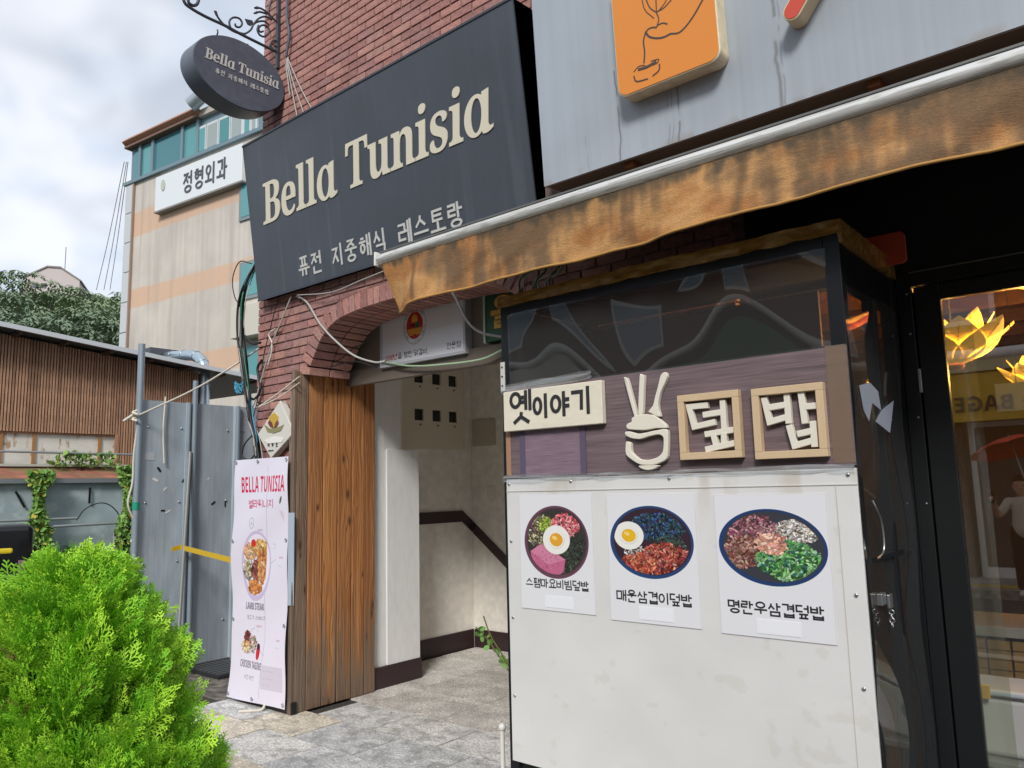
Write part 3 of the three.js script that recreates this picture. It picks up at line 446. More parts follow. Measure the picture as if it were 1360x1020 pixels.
{
  const t = thing('menu_banner', 'white vertical vinyl menu banner with food pictures on the pier', 'banner', [-5.45, 0.0, -3.44]);
  const tex = canvasTex(820, 2000, (g, W, H) => {
    const rd = rng(404); g.fillStyle = '#e8e4f2'; g.fillRect(0, 0, W, H);
    g.fillStyle = '#d01a4b'; g.save(); g.translate(110, 285); g.scale(0.62, 1.25); g.font = 'bold 150px sans-serif'; g.fillText('BELLA TUNISIA', 0, 0); g.restore();
    g.strokeStyle = '#c8285a'; inkHangul(g, '벨라튀니지', 232, 345, 74, 0.11, 1.06);
    g.strokeStyle = '#8d8896'; g.lineWidth = 3; g.beginPath(); g.moveTo(520, 60); g.bezierCurveTo(525, 600, 500, 1000, 510, 1500); g.lineTo(470, 1960); g.stroke();
    g.strokeStyle = '#5a5868'; g.lineWidth = 3; g.beginPath(); g.ellipse(300, 545, 34, 44, 0, 0, 7); g.stroke(); g.font = '36px serif'; g.fillStyle = '#55525e'; g.fillText('A', 288, 558);
    g.font = '24px sans-serif'; for (const [x, y, s] of [[390, 610, 'greens'], [400, 665, '········'], [700, 830, 'sauce'], [690, 900, '·········'], [380, 1400, 'yoghurt'], [380, 1440, '·······'], [690, 1490, 'herb'], [680, 1550, '·········']]) { g.fillStyle = y > 1390 || y === 830 ? '#b24a66' : '#6a6674'; g.fillText(s, x, y); }
    g.lineWidth = 2; for (const q of [[330, 680, 300, 720, 260, 760], [600, 720, 660, 700, 620, 760], [560, 900, 600, 860, 650, 840], [300, 1480, 280, 1430, 360, 1410], [520, 1620, 470, 1600, 440, 1570]]) { g.beginPath(); g.moveTo(q[0], q[1]); g.quadraticCurveTo(q[2], q[3], q[4], q[5]); g.stroke(); }
    g.fillStyle = '#51604a'; g.beginPath(); g.ellipse(720, 355, 12, 34, 0.4, 0, 7); g.fill(); g.strokeStyle = '#c58a9c'; for (let i = 0; i < 6; i++) { g.beginPath(); g.moveTo(680 + rd() * 60, 420 + rd() * 60); g.lineTo(720 + rd() * 60, 480 + rd() * 60); g.stroke(); }
    // lamb plate
    g.fillStyle = '#cfc0e0'; g.beginPath(); g.ellipse(370, 900, 215, 290, 0, 0, 7); g.fill(); g.fillStyle = '#eee8f4'; g.beginPath(); g.ellipse(375, 890, 190, 255, 0, 0, 7); g.fill();
    g.save(); g.beginPath(); g.rect(150, 600, 365, 700); g.clip();
    foodHeap(g, 280, 780, 80, 60, ['#e8b890', '#eecfa8', '#d99a6c'], 120, 34, rd); foodHeap(g, 430, 760, 90, 70, ['#e9c27a', '#f2d49a', '#c98b4c', '#dda85a'], 150, 30, rd); foodHeap(g, 250, 930, 70, 90, ['#f4eee8', '#7f7060', '#b9a14a', '#d8cfc2'], 150, 22, rd); foodHeap(g, 365, 940, 70, 90, ['#7a4038', '#8f5248', '#5e2f2c', '#a0685a'], 170, 26, rd); foodHeap(g, 455, 900, 60, 150, ['#d98a4c', '#e2a060', '#b9682f', '#e8b57a'], 150, 30, rd); foodHeap(g, 360, 1080, 110, 50, ['#d98a4c', '#e6a866', '#c27538'], 110, 30, rd);
    g.fillStyle = '#d8362c'; g.beginPath(); g.arc(330, 712, 32, 0, 7); g.fill(); g.restore();
    g.fillStyle = '#54485c'; g.save(); g.translate(225, 1262); g.scale(0.7, 1.2); g.font = 'bold 66px sans-serif'; g.fillText('LAMB STEAK', 0, 0); g.restore(); g.strokeStyle = '#6c6476'; inkHangul(g, '양고기 스테이크', 248, 1310, 34, 0.09, 1.05);
    foodHeap(g, 250, 1500, 44, 60, ['#7d3a34', '#96463c', '#5e2a28'], 70, 22, rd); foodHeap(g, 235, 1570, 70, 50, ['#e8c896', '#d9a866', '#f0dcb4'], 90, 22, rd); foodHeap(g, 330, 1545, 60, 70, ['#e6d9c8', '#b8b0a8', '#7f8f6a', '#c23a44'], 90, 18, rd); g.fillStyle = '#cf2a3a'; g.beginPath(); g.ellipse(418, 1600, 30, 62, 0.1, 0, 7); g.fill(); g.fillStyle = '#4a1c22'; g.beginPath(); g.ellipse(420, 1556, 24, 26, 0, 0, 7); g.fill();
    g.fillStyle = '#54485c'; g.save(); g.translate(150, 1735); g.scale(0.62, 1.2); g.font = 'bold 66px sans-serif'; g.fillText('CHICKEN TAGINE', 0, 0); g.restore(); g.strokeStyle = '#6c6476'; inkHangul(g, '치킨 타진', 240, 1790, 34, 0.09, 1.05);
    g.fillStyle = '#d4cede'; g.fillRect(490, 1690, 290, 190); g.fillStyle = '#6f6a7a'; g.font = '22px sans-serif'; for (const [y, s] of [[1740, '—  ·· ···· ······ ····'], [1800, '—  ···· ······ ··· ···'], [1850, '—  ···· ····']]) g.fillText(s, 520, y);
  });
  const tl = V3(-5.81, 1.882, -3.42), W = 0.75, Hh = 1.835, g = new THREE.PlaneGeometry(W, Hh, 24, 60), p = g.attributes.position;
  for (let i = 0; i < p.count; i++) { const u = p.getX(i) / W + 0.5, v = 0.5 - p.getY(i) / Hh; const edge = 1 - u; p.setX(i, p.getX(i) - edge * 0.03 * sm(0.1, 1, v) + edge * 0.018 * Math.sin(v * 9.5)); p.setZ(i, 0.012 * Math.sin(v * 7 + u * 1.5) * (0.4 + edge) + 0.006 * Math.sin(v * 19 + u * 6)); p.setY(i, p.getY(i) - (1 - u) * 0.02 * v); }
  g.computeVertexNormals(); g.translate(-5.435, 1.882 - Hh / 2, -3.395); part(t, 'sheet', g, std(0xffffff, 0.38, { map: tex, side: THREE.DoubleSide }));
  for (const [u, v] of [[0.03, 0.012], [0.46, 0.012], [0.97, 0.012], [0.03, 0.35], [0.97, 0.34], [0.03, 0.68], [0.97, 0.68], [0.03, 0.985], [0.47, 0.985], [0.97, 0.985]]) { const q = new THREE.TorusGeometry(0.011, 0.005, 6, 14); const x = (u - 0.5) * W - (1 - u) * 0.03 * sm(0.1, 1, v) + (1 - u) * 0.018 * Math.sin(v * 9.5); q.translate(-5.435 + x, 1.882 - v * Hh - (1 - u) * 0.02 * v, -3.392 + 0.012 * Math.sin(v * 7 + u * 1.5) * (1.4 - u) + 0.006 * Math.sin(v * 19 + u * 6)); part(t, 'grommet', q, M.steel); }
  const bf = thing('banner_board', 'weathered board and black plinth that carry the menu banner', 'board', [-5.43, 0, -3.45]);
  part(bf, 'backing_board', bx(-5.8, -5.125, 0.09, 1.86, -3.478, -3.44), std(0x77695c, 0.85)); part(bf, 'plinth', bx(-5.76, -5.03, 0.003, 0.088, -3.474, -3.43), M.black);
  solo('plastic_strip', (() => { const a = new THREE.PlaneGeometry(0.045, 0.68, 1, 10); const q = a.attributes.position; for (let i = 0; i < q.count; i++) q.setZ(i, 0.02 * Math.sin(q.getY(i) * 5)); a.rotateY(0.9); a.translate(-5.035, 1.12, -3.41); return a; })(), std(0xaebccb, 0.3, { side: THREE.DoubleSide }), 'narrow bluish plastic strip hanging at the banner edge', 'plastic strip');
  solo('strap', tube([V3(-5.33, 0.06, -3.41), V3(-5.32, 0.012, -3.37), V3(-5.36, 0.012, -3.3), V3(-5.42, 0.012, -3.24)], 0.011, 16, 5), M.rope, 'cream strap end lying on paving below the banner', 'strap');
}
// ---------------------------------------------------------------- diamond plaque
{
  const c = atZ(366, 571, -3.43), t = thing('diamond_plaque', 'white diamond-shaped plaque with yellow leaf emblem on the bricks', 'plaque', [c.x, c.y - 0.23, -3.47]);
  const P4 = [[371.5, 532], [390.5, 574], [359.5, 609], [342, 577]].map(([a, b]) => atZ(a, b, -3.43)); const s = new THREE.Shape(P4.map((q) => new THREE.Vector2(q.x, q.y)));
  part(t, 'plate', extr(s, 0.06, -3.49, 0.006), std(0xd7d4cb, 0.5));
  const lf = (pts, mat, d) => part(t, 'emblem', extr(new THREE.Shape(pts.map(([a, b]) => { const q = atZ(300 + a * 0.2846, 330 + b * 0.2846, -3.43); return new THREE.Vector2(q.x, q.y); })), 0.004 + d, -3.4305), mat);
  lf([[215, 775], [228, 765], [246, 785], [243, 815], [225, 835], [205, 815], [203, 790]], std(0xc9a53a, 0.5), 0.001); lf([[205, 800], [218, 812], [225, 838], [208, 832], [198, 815]], std(0x6e3a2a, 0.5), 0.002); lf([[243, 800], [234, 812], [226, 838], [240, 832], [248, 815]], std(0x7b4a2c, 0.5), 0.002); lf([[180, 820], [205, 840], [238, 838], [272, 822], [258, 850], [225, 862], [195, 855]], std(0x8f8a62, 0.6), 0.0015);
  lf([[176, 905], [200, 895], [230, 885], [272, 895], [262, 912], [200, 918]].map(([a, b]) => [a, b - 8]), std(0xeceae4, 0.5), 0.0005);
  let x = 0; for (const ch of '서부로') { const q = solidStrokes(hangul(ch), 0.028, 0.036, 0.0045, 0.002, 0); const o = atZ(300 + (195 + x) * 0.2846, 330 + 922 * 0.2846, -3.43); q.translate(o.x, o.y - 0.008, -3.4295); part(t, 'letter', q, M.inkDark ??= std(0x2b2b2e, 0.6)); x += 19; }
  const q = new TextGeometry('SEOBU-RO', { font: sans, size: 0.011, depth: 0.002 }); const o = atZ(300 + 198 * 0.2846, 330 + 948 * 0.2846, -3.43); q.translate(o.x, o.y, -3.4295); part(t, 'letter', q, M.inkDark);
}
// ---------------------------------------------------------------- awning
{
  const t = thing('awning', 'stained orange fabric awning with long aluminium front rail over the booth', 'awning', [-0.8, 2.5, -3.0]);
  const X0 = -3.03, X1 = 1.6;
  const prof = new THREE.Shape(); prof.moveTo(-0.02, -0.028); prof.lineTo(0.016, -0.03); prof.absarc(0.012, 0.0, 0.03, -Math.PI / 2, Math.PI / 2); prof.lineTo(0.0, 0.03); prof.lineTo(-0.002, 0.025); prof.lineTo(-0.006, 0.025); prof.lineTo(-0.008, 0.034); prof.lineTo(-0.02, 0.034); prof.lineTo(-0.02, 0.012); prof.lineTo(-0.028, 0.01); prof.lineTo(-0.028, -0.01); prof.lineTo(-0.02, -0.012);
  const alu = std(0xffffff, 0.35, { metalness: 0.35, map: dtex(1024, 128, (u, v) => { const d = sm(0.42, 0.75, fbm(u * 14, v * 40, 401, 4)) * 0.6, b = sm(0.55, 0.75, fbm(u * 60, v * 14, 405, 3)); let c = mix3([226, 226, 222], [160, 156, 146], d); return mix3(c, [120, 114, 98], b * 0.25); }) });
  let g = extr(prof, X1 - X0, 0); g.rotateY(Math.PI / 2); g.scale(1, 1, -1); { const ix = g.index; const p = g.attributes.position; } // profile x -> z
  g = g.index ? g.toNonIndexed() : g; { const p = g.attributes.position.array; for (let i = 0; i < p.length; i += 9) for (let k = 0; k < 3; k++) { const a = p[i + 3 + k]; p[i + 3 + k] = p[i + 6 + k]; p[i + 6 + k] = a; } g.computeVertexNormals(); }
  g.translate(X0, 2.805, -2.58); { const p = g.attributes.position, uv = g.attributes.uv; for (let i = 0; i < p.count; i++) { uv.setXY(i, (p.getX(i) - X0) / 4.6, (p.getY(i) - 2.77) / 0.07 * 0.5 + p.getZ(i) * 3); } }
  part(t, 'front_rail', g, alu);
  part(t, 'end_cap', bx(X0 - 0.012, X0, 2.768, 2.845, -2.612, -2.535, 0.02), M.white);
  part(t, 'drip_channel', bx(X0, X1, 2.842, 2.85, -2.605, -2.565), std(0x6f706d, 0.5, { metalness: 0.4 }));
  // fabric with weather stains
  const fab = (seed) => dtex(2048, 256, (u, v) => {
    const X = u * 4.6, Y = v * 0.27, weave = fbm(u * 1500, v * 120, 411, 2), big = fbm(X * 2.2, Y * 5, seed, 5), mid = fbm(X * 7, Y * 9, seed + 3, 4), run = fbm(X * 16, Y * 2.5, seed + 5, 3);
    let c = [196, 148, 94]; c = mix3(c, [172, 118, 68], sm(0.4, 0.7, mid));
    const st = sm(0.36, 0.6, big * 0.6 + run * 0.4 + X * 0.012) * 0.85; c = mix3(c, [104, 82, 60], st);
    const rotted = sm(0.225, 0.29, Y + (fbm(X * 26, Y * 12, seed + 9, 4) - 0.5) * 0.1 + X * 0.008) * 0.85; c = mix3(c, [78, 68, 54], rotted);
    for (const sx of [0.245, 1.96, 3.6]) c = mix3(c, [92, 72, 50], Math.exp(-Math.pow((X - sx - (Y - 0.1) * 0.12 + (mid - 0.5) * 0.02) / 0.022, 2)) * 0.6);
    const sp = sm(0.78, 0.9, vn(X * 34, Y * 34, seed + 11)); c = mix3(c, [214, 128, 52], sp * 0.12);
    const k = 0.86 + 0.28 * weave; return c.map((q) => cl(q * k));
  });
  const vm = std(0xffffff, 0.85, { map: fab(421), bumpMap: bumpTex(20, 80, 256, 33, [6, 1]), bumpScale: 0.002, side: THREE.DoubleSide });
  const nx = 360, ny = 16, vg = new THREE.PlaneGeometry(1, 1, nx, ny), p = vg.attributes.position, uv = vg.attributes.uv;
  for (let i = 0; i < p.count; i++) {
    const u = p.getX(i) + 0.5, v = 0.5 - p.getY(i), X = u * (X1 - X0); const sag = 0.007 * Math.sin(X * 1.7 + 0.6) + 0.003 * Math.sin(X * 5.3) + (X < 0.28 ? (0.28 - X) * 0.11 : 0);
    uv.setXY(i, X / 4.6, 1 - v);
    p.setXYZ(i, X0 + 0.02 + X + v * 0.1 * Math.max(0, 1 - X / 0.35), 2.778 - v * (0.235 + sag), -2.556 + v * (0.014 * Math.sin(X * 8) + 0.02 * Math.sin(X * 3.1 + 1) + 0.006 * Math.sin(X * 21 + v * 4)) + v * 0.03 * (fbm(X * 7 + v * 2, v * 2 + X, 443, 4) - 0.5) + 0.012 * v * Math.pow(Math.abs(Math.sin(X * 2.7 + v * 1.2)), 12) - (X < 0.3 ? v * (0.3 - X) * 0.22 : 0));
  }
  vg.computeVertexNormals(); part(t, 'valance', vg, vm);
  const hem = []; for (let i = 0; i <= nx; i++) { const k = ny * (nx + 1) + i; hem.push(V3(p.getX(k) + t.base.x, p.getY(k) + t.base.y, p.getZ(k) + t.base.z)); }
  part(t, 'hem', tube(hem, 0.006, 220, 6), std(0xb88a4a, 0.8));
  const tg = new THREE.PlaneGeometry(X1 - X0 - 0.02, 1, 60, 8), q = tg.attributes.position; for (let i = 0; i < q.count; i++) { const v = q.getY(i) + 0.5; q.setXYZ(i, q.getX(i) + (X0 + X1) / 2, mix(2.842, 3.12, v) - 0.025 * Math.sin(v * Math.PI), mix(-2.59, -3.49, v)); }
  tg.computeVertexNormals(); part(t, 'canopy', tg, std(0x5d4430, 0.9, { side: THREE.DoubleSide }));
  for (const x of [-2.2, 0.6]) { part(t, 'arm', rod([x, 3.02, -3.47], [x + 0.35, 2.9, -3.0], 0.016), M.blackMetal); part(t, 'arm', rod([x + 0.35, 2.9, -3.0], [x, 2.8, -2.61], 0.014), M.blackMetal); }
}
// ---------------------------------------------------------------- booth in front of the shop
const BZ = -2.76, BL = -2.372, BR = -0.79;
const vinyl = phys(0xf4f6f6, 0.015, { transmission: 0.97, thickness: 0, ior: 1.85, side: THREE.DoubleSide });
const booth = thing('vinyl_booth', 'dark framed street booth with a clear vinyl window and white boarding', 'booth', [-1.58, 0, -3.12]);
{
  const fr = std(0x23262a, 0.38, { metalness: 0.4 });
  part(booth, 'post', bx(BL, BL + 0.05, 0.0, 2.478, BZ - 0.055, BZ - 0.004, 0.003), fr); part(booth, 'post', bx(BR - 0.055, BR, 0.0, 2.478, BZ - 0.055, BZ - 0.004, 0.003), fr);
  part(booth, 'post', bx(BR - 0.05, BR - 0.001, 0.0, 2.478, -3.49, -3.43, 0.003), fr); part(booth, 'post', bx(BL, BL + 0.05, 0.0, 2.478, -3.49, -3.44, 0.003), fr);
  part(booth, 'top_rail', bx(BL + 0.051, BR - 0.056, 2.418, 2.476, BZ - 0.05, BZ - 0.006, 0.003), fr); part(booth, 'middle_rail', bx(BL + 0.051, BR - 0.056, 2.03, 2.075, BZ - 0.05, BZ - 0.012, 0.003), fr);
  part(booth, 'side_rail', bx(BR - 0.05, BR - 0.002, 2.3, 2.476, -3.429, BZ - 0.056, 0.003), fr); part(booth, 'side_rail', bx(BR - 0.05, BR - 0.002, 0.0, 0.12, -3.429, BZ - 0.056, 0.003), fr); part(booth, 'side_rail', bx(BR - 0.05, BR - 0.004, 1.315, 1.335, -3.429, BZ - 0.056, 0.003), fr);
  part(booth, 'side_stile', bx(BR - 0.048, BR - 0.003, 0.121, 2.299, -3.2, -3.155, 0.003), fr);
  part(booth, 'roof_sheet', bx(BL + 0.01, BR - 0.012, 2.48, 2.495, -3.49, BZ - 0.01), std(0x2f2a26, 0.8));
  part(booth, 'left_wall', bx(BL + 0.004, BL + 0.03, 0, 2.47, -3.439, BZ - 0.056), std(0x2a2624, 0.8));
  part(booth, 'kick_board', bx(BL + 0.051, BR - 0.056, 0.0, 0.4, BZ - 0.04, BZ - 0.02), fr);
  // parcel tape round the top edge
  const tapeM = phys(0xffffff, 0.25, { map: dtex(512, 64, (u, v) => { const n = fbm(u * 40, v * 4, 431, 4), w = sm(0.55, 0.8, fbm(u * 25, v * 3 + 3, 433, 4)); let c = mix3([190, 142, 66], [126, 88, 40], n); c = mix3(c, [206, 176, 110], w * 0.6); return c; }), clearcoat: 0.6, clearcoatRoughness: 0.2 });
  const wav = (g, a) => { const p = g.attributes.position; for (let i = 0; i < p.count; i++) { const n = fbm(p.getX(i) * 14 + p.getZ(i) * 14, p.getY(i) * 30, 441, 3) - 0.5; p.setZ(i, p.getZ(i) + n * a); p.setY(i, p.getY(i) + n * a * 0.7); } g.computeVertexNormals(); return g; };
  let tp = new THREE.BoxGeometry(BR - BL + 0.02, 0.05, 0.014, 90, 4, 1); tp.translate((BL + BR) / 2, 2.493, BZ + 0.001); part(booth, 'tape', wav(tp, 0.012), tapeM);
  tp = new THREE.BoxGeometry(0.014, 0.085, 0.72, 1, 5, 50); tp.translate(BR + 0.004, 2.478, -3.125); part(booth, 'tape', wav(tp, 0.008), tapeM);
  tp = new THREE.PlaneGeometry(BR - BL, 0.72, 40, 8); tp.rotateX(-Math.PI / 2); tp.translate((BL + BR) / 2, 2.516, -3.12); part(booth, 'tape_cover', wav(tp, 0.01), tapeM);
  // clear vinyl window, slack
  const sheet = (w, h, nx, ny, f) => { const g = new THREE.PlaneGeometry(w, h, nx, ny), p = g.attributes.position; for (let i = 0; i < p.count; i++) p.setZ(i, f(p.getX(i) / w + 0.5, p.getY(i) / h + 0.5)); g.computeVertexNormals(); return g; };
  let v = sheet(BR - BL - 0.1, 0.36, 90, 30, (u, q) => 0.006 * q + 0.009 * Math.sin(u * 9.5 + 0.4) * q + 0.0012 * Math.sin(u * 23 + q * 3)); v.translate((BL + BR) / 2, 2.245, BZ - 0.006); part(booth, 'vinyl_window', v, vinyl);
  v = sheet(0.68, 2.16, 24, 60, (u, q) => 0.012 * Math.sin(u * 3.1) * Math.sin(q * 9) + 0.006 * Math.sin(q * 17 + u * 4)); v.rotateY(Math.PI / 2); v.translate(BR + 0.004, 1.21, -3.1); part(booth, 'side_vinyl', v, vinyl);
  // dark boarding behind
  part(booth, 'inner_lining', metreUV(merge([bx(BL + 0.05, BR - 0.3, 1.9, 2.44, -3.46, -3.44)])), std(0x4a2c22, 0.8));
  // signboard strip
  const grain = dtex(1024, 256, (u, q) => { const l = fbm(u * 7, q * 90, 451, 3), f = fbm(u * 20, q * 200, 453, 2), m = fbm(u * 3, q * 3, 455, 3); const k = 0.72 + 0.36 * l + 0.2 * (f - 0.5) + 0.12 * (m - 0.5); return [124 * k, 106 * k, 110 * k].map(cl); });
  const grain2 = dtex(512, 256, (u, q) => { const l = fbm(u * 5, q * 70, 456, 3), k = 0.8 + 0.3 * l; return [138 * k, 116 * k, 130 * k].map(cl); });
  part(booth, 'sign_strip', bx(BL + 0.02, BR - 0.002, 1.652, 2.066, BZ - 0.011, BZ - 0.001), std(0xffffff, 0.6, { map: grain }));
  part(booth, 'sign_patch', bx(-2.235, -1.915, 1.655, 1.87, BZ - 0.0005, BZ + 0.0015), std(0xffffff, 0.6, { map: grain2 }));
  for (const x of [-2.25, -1.912]) part(booth, 'felt_strip', bx(x - 0.015, x + 0.015, 1.655, 1.9, BZ - 0.0003, BZ + 0.004), std(0x5d5468, 0.95));
  part(booth, 'tape_edge', bx(BR - 0.075, BR - 0.004, 1.66, 2.07, BZ - 0.0006, BZ + 0.0012), phys(0xe6d6c6, 0.2, { transmission: 0.85, thickness: 0 })); part(booth, 'tape_edge', bx(BL + 0.022, BL + 0.05, 1.66, 2.05, BZ - 0.0006, BZ + 0.0014), phys(0xa98468, 0.3));
  // white boarding
  part(booth, 'white_board', bx(BL + 0.022, BR - 0.002, 0.40, 1.642, BZ - 0.019, BZ + 0.006, 0.003), std(0xffffff, 0.32, { map: dtex(512, 512, (u, q) => { const n = fbm(u * 5, q * 5, 461, 4), d = sm(0.6, 0.8, fbm(u * 14, q * 3, 463, 4)) * sm(0.82, 1, q); let c = [222, 221, 219].map((w) => w * (0.965 + 0.07 * n)); const sc = sm(0.7, 0.8, fbm(u * 20, q * 18, 465, 4)) * 0.12 + sm(0.62, 0.8, fbm(u * 4, q * 10, 467, 5)) * sm(0.3, 0.0, q) * 0.25; c = mix3(c, [176, 164, 142], sc); return mix3(c, [168, 150, 124], d * 0.3); }), bumpMap: bumpTex(3, 9, 256, 468), bumpScale: 0.004 }));
  part(booth, 'board_beading', merge([bx(BL + 0.022, BR - 0.002, 1.585, 1.588, BZ + 0.0062, BZ + 0.0085), bx(BR - 0.075, BR - 0.072, 0.41, 1.583, BZ + 0.0062, BZ + 0.008)]), std(0xc9c6bf, 0.4));
  for (const [x, y] of [[BL + 0.04, 1.62], [-1.98, 1.625], [-1.5, 1.625], [BR - 0.03, 1.62], [BL + 0.045, 1.36], [BL + 0.045, 1.02], [BL + 0.045, 0.68], [BR - 0.035, 1.22], [BR - 0.035, 0.92], [BR - 0.035, 0.6]]) part(booth, 'screw', new THREE.SphereGeometry(0.0075, 10, 6).scale(1, 1, 0.6).translate(x, y, BZ + 0.0075), M.steel);
  // rolled clear sheet above the boarding, and at the plaque
  const crum = (x0, x1, y, dy, h, seed) => { const g = new THREE.PlaneGeometry(1, 1, 120, 8), p = g.attributes.position; for (let i = 0; i < p.count; i++) { const u = p.getX(i) + 0.5, q = p.getY(i) + 0.5, X = mix(x0, x1, u); p.setXYZ(i, X, y + dy * u + (q - 0.5) * h * (0.7 + 0.5 * fbm(X * 6, 1, seed, 2)) + 0.006 * (fbm(X * 9, q * 3, seed + 1, 3) - 0.5), BZ + 0.012 + 0.012 * Math.sin(q * 9 + fbm(X * 5, q, seed + 3, 2) * 7) * fbm(X * 11, q * 2, seed + 2, 3)); } g.computeVertexNormals(); return g; };
  part(booth, 'rolled_vinyl', crum(BL + 0.01, BR - 0.005, 1.646, -0.004, 0.03, 471), phys(0xf2f5f7, 0.1, { transmission: 0.8, thickness: 0, ior: 1.6, side: THREE.DoubleSide }));
  part(booth, 'rolled_vinyl', crum(BL + 0.01, -1.85, 2.062, 0.02, 0.045, 481), phys(0xf2f5f7, 0.1, { transmission: 0.8, thickness: 0, ior: 1.6, side: THREE.DoubleSide }));
  // hinge, latch, wire hook
  const hg = part(booth, 'hinge', bx(BL - 0.004, BL + 0.022, 2.06, 2.2, BZ - 0.03, BZ + 0.002, 0.003), std(0xcfcfca, 0.4)); for (const y of [2.085, 2.13, 2.175]) part(booth, 'screw', new THREE.SphereGeometry(0.005, 8, 6).translate(BL + 0.008, y, BZ + 0.002), M.black);
  const la = atX(1167, 795, BR), lz = la.z, ly = la.y;
  part(booth, 'latch', merge([bx(BR + 0.001, BR + 0.02, ly - 0.02, ly + 0.02, lz - 0.02, lz + 0.03, 0.003), bx(BR + 0.02, BR + 0.03, ly - 0.035, ly + 0.012, lz - 0.06, lz - 0.02, 0.003)]), M.steel);
  part(booth, 'wire_hook', tube([[BR + 0.012, 1.53, BZ - 0.1], [BR + 0.02, 1.5, BZ - 0.11], [BR + 0.02, 1.45, BZ - 0.16], [BR + 0.02, 1.36, BZ - 0.16], [BR + 0.012, 1.33, BZ - 0.1]], 0.004, 30, 6), M.steel);
  for (let i = 0; i < 4; i++) part(booth, 'chain_link', new THREE.TorusGeometry(0.008, 0.0025, 5, 10).rotateY(i % 2 ? 1.57 : 0).translate(BR + 0.024, ly - 0.05 - i * 0.014, lz - 0.05), M.steel);
  // taped notices on the side sheet
  for (const [q, i] of [[[[1141, 512], [1155, 508], [1166, 520], [1170, 545], [1158, 535], [1154, 560], [1147, 545]], 0], [[[1170, 545], [1186, 532], [1181, 575], [1162, 560]], 1]]) { const s = new THREE.Shape(q.map(([a, b]) => { const h = atX(a, b, BR + 0.016); return new THREE.Vector2(-h.z, h.y); })); const g = extr(s, 0.001); g.rotateY(Math.PI / 2); g.translate(BR + 0.016 + i * 0.002, 0, 0); solo('taped_notice', g, std(0x9aa4b4, 0.6), i ? 'printed paper scrap taped to booth side, the lower one' : 'torn paper notice taped to booth side, the upper one', 'notice'); }
}
// lettering and emblem on the booth
{
  const a = atZ(674, 521, BZ), b = atZ(808, 565, BZ), t = thing('name_plaque', 'cream wooden plaque with carved dark lettering on the booth', 'plaque', [(a.x + b.x) / 2, b.y, BZ]);
  const y1 = atZ(805, 504, BZ).y - 0.004, y0 = atZ(676, 574, BZ).y;
  part(t, 'board', bx(-2.335, -1.785, y0, y1, BZ + 0.002, BZ + 0.032, 0.004), std(0xffffff, 0.55, { map: noiseTex([232, 224, 204], 0.04, 3, 16, 128, 491) }));
  const ch = '옛이야기', hs = [0.15, 0.105, 0.105, 0.115], ws = [0.125, 0.085, 0.1, 0.105]; let x = -2.295;
  [...ch].forEach((c, i) => { const g = solidStrokes(hangul(c), ws[i], hs[i], i ? 0.016 : 0.0165, 0.003, 0); g.translate(x, y0 + (i ? 0.05 : 0.035), BZ + 0.0315); part(t, 'letter', g, M.inkDark); x += ws[i] + 0.014; });
}
{
  const f = (q) => new THREE.Shape(new THREE.CatmullRomCurve3(q.map(([a, b]) => { const h = atZ(660 + a * 0.2206, 480 + b * 0.2206, BZ + 0.02); return V3(h.x, h.y, 0); }), true, 'catmullrom', 0.35).getPoints(q.length * 4).slice(0, -1).map((h) => new THREE.Vector2(h.x, h.y)));
  const c = atZ(858, 560, BZ), t = thing('bowl_emblem', 'cream cut-out emblem of rice bowl, spoon and chopsticks on the booth', 'emblem', [c.x, 1.68, BZ]);
  const add = (n, q, d) => part(t, n, extr(f(q), 0.022 + d, BZ + 0.001, 0.003), M.cream);
  add('chopstick', [[826, 326], [843, 318], [800, 150], [785, 103], [773, 98], [767, 108]], 0); add('chopstick', [[852, 312], [878, 310], [884, 180], [887, 88], [873, 82], [860, 88]], 0);
  add('spoon', [[960, 330], [985, 330], [974, 290], [972, 250], [985, 190], [1012, 130], [1026, 90], [1018, 66], [1000, 68], [984, 90], [970, 150], [952, 215], [940, 265], [912, 300], [920, 308]], 0);
  add('rice', [[780, 390], [792, 408], [850, 413], [900, 413], [960, 402], [1022, 402], [1018, 380], [985, 352], [950, 325], [900, 318], [850, 322], [815, 340], [812, 362], [788, 375]], 0.001);
  add('bowl', [[773, 425], [776, 445], [810, 462], [860, 468], [920, 450], [975, 440], [1003, 460], [1000, 540], [970, 575], [920, 592], [860, 588], [812, 545], [806, 492], [778, 485], [778, 560], [830, 604], [870, 622], [940, 624], [1000, 602], [1028, 570], [1028, 415], [960, 415], [900, 428], [850, 435], [800, 422]], 0);
  add('foot', [[857, 628], [870, 645], [905, 655], [945, 648], [975, 625]], 0);
}
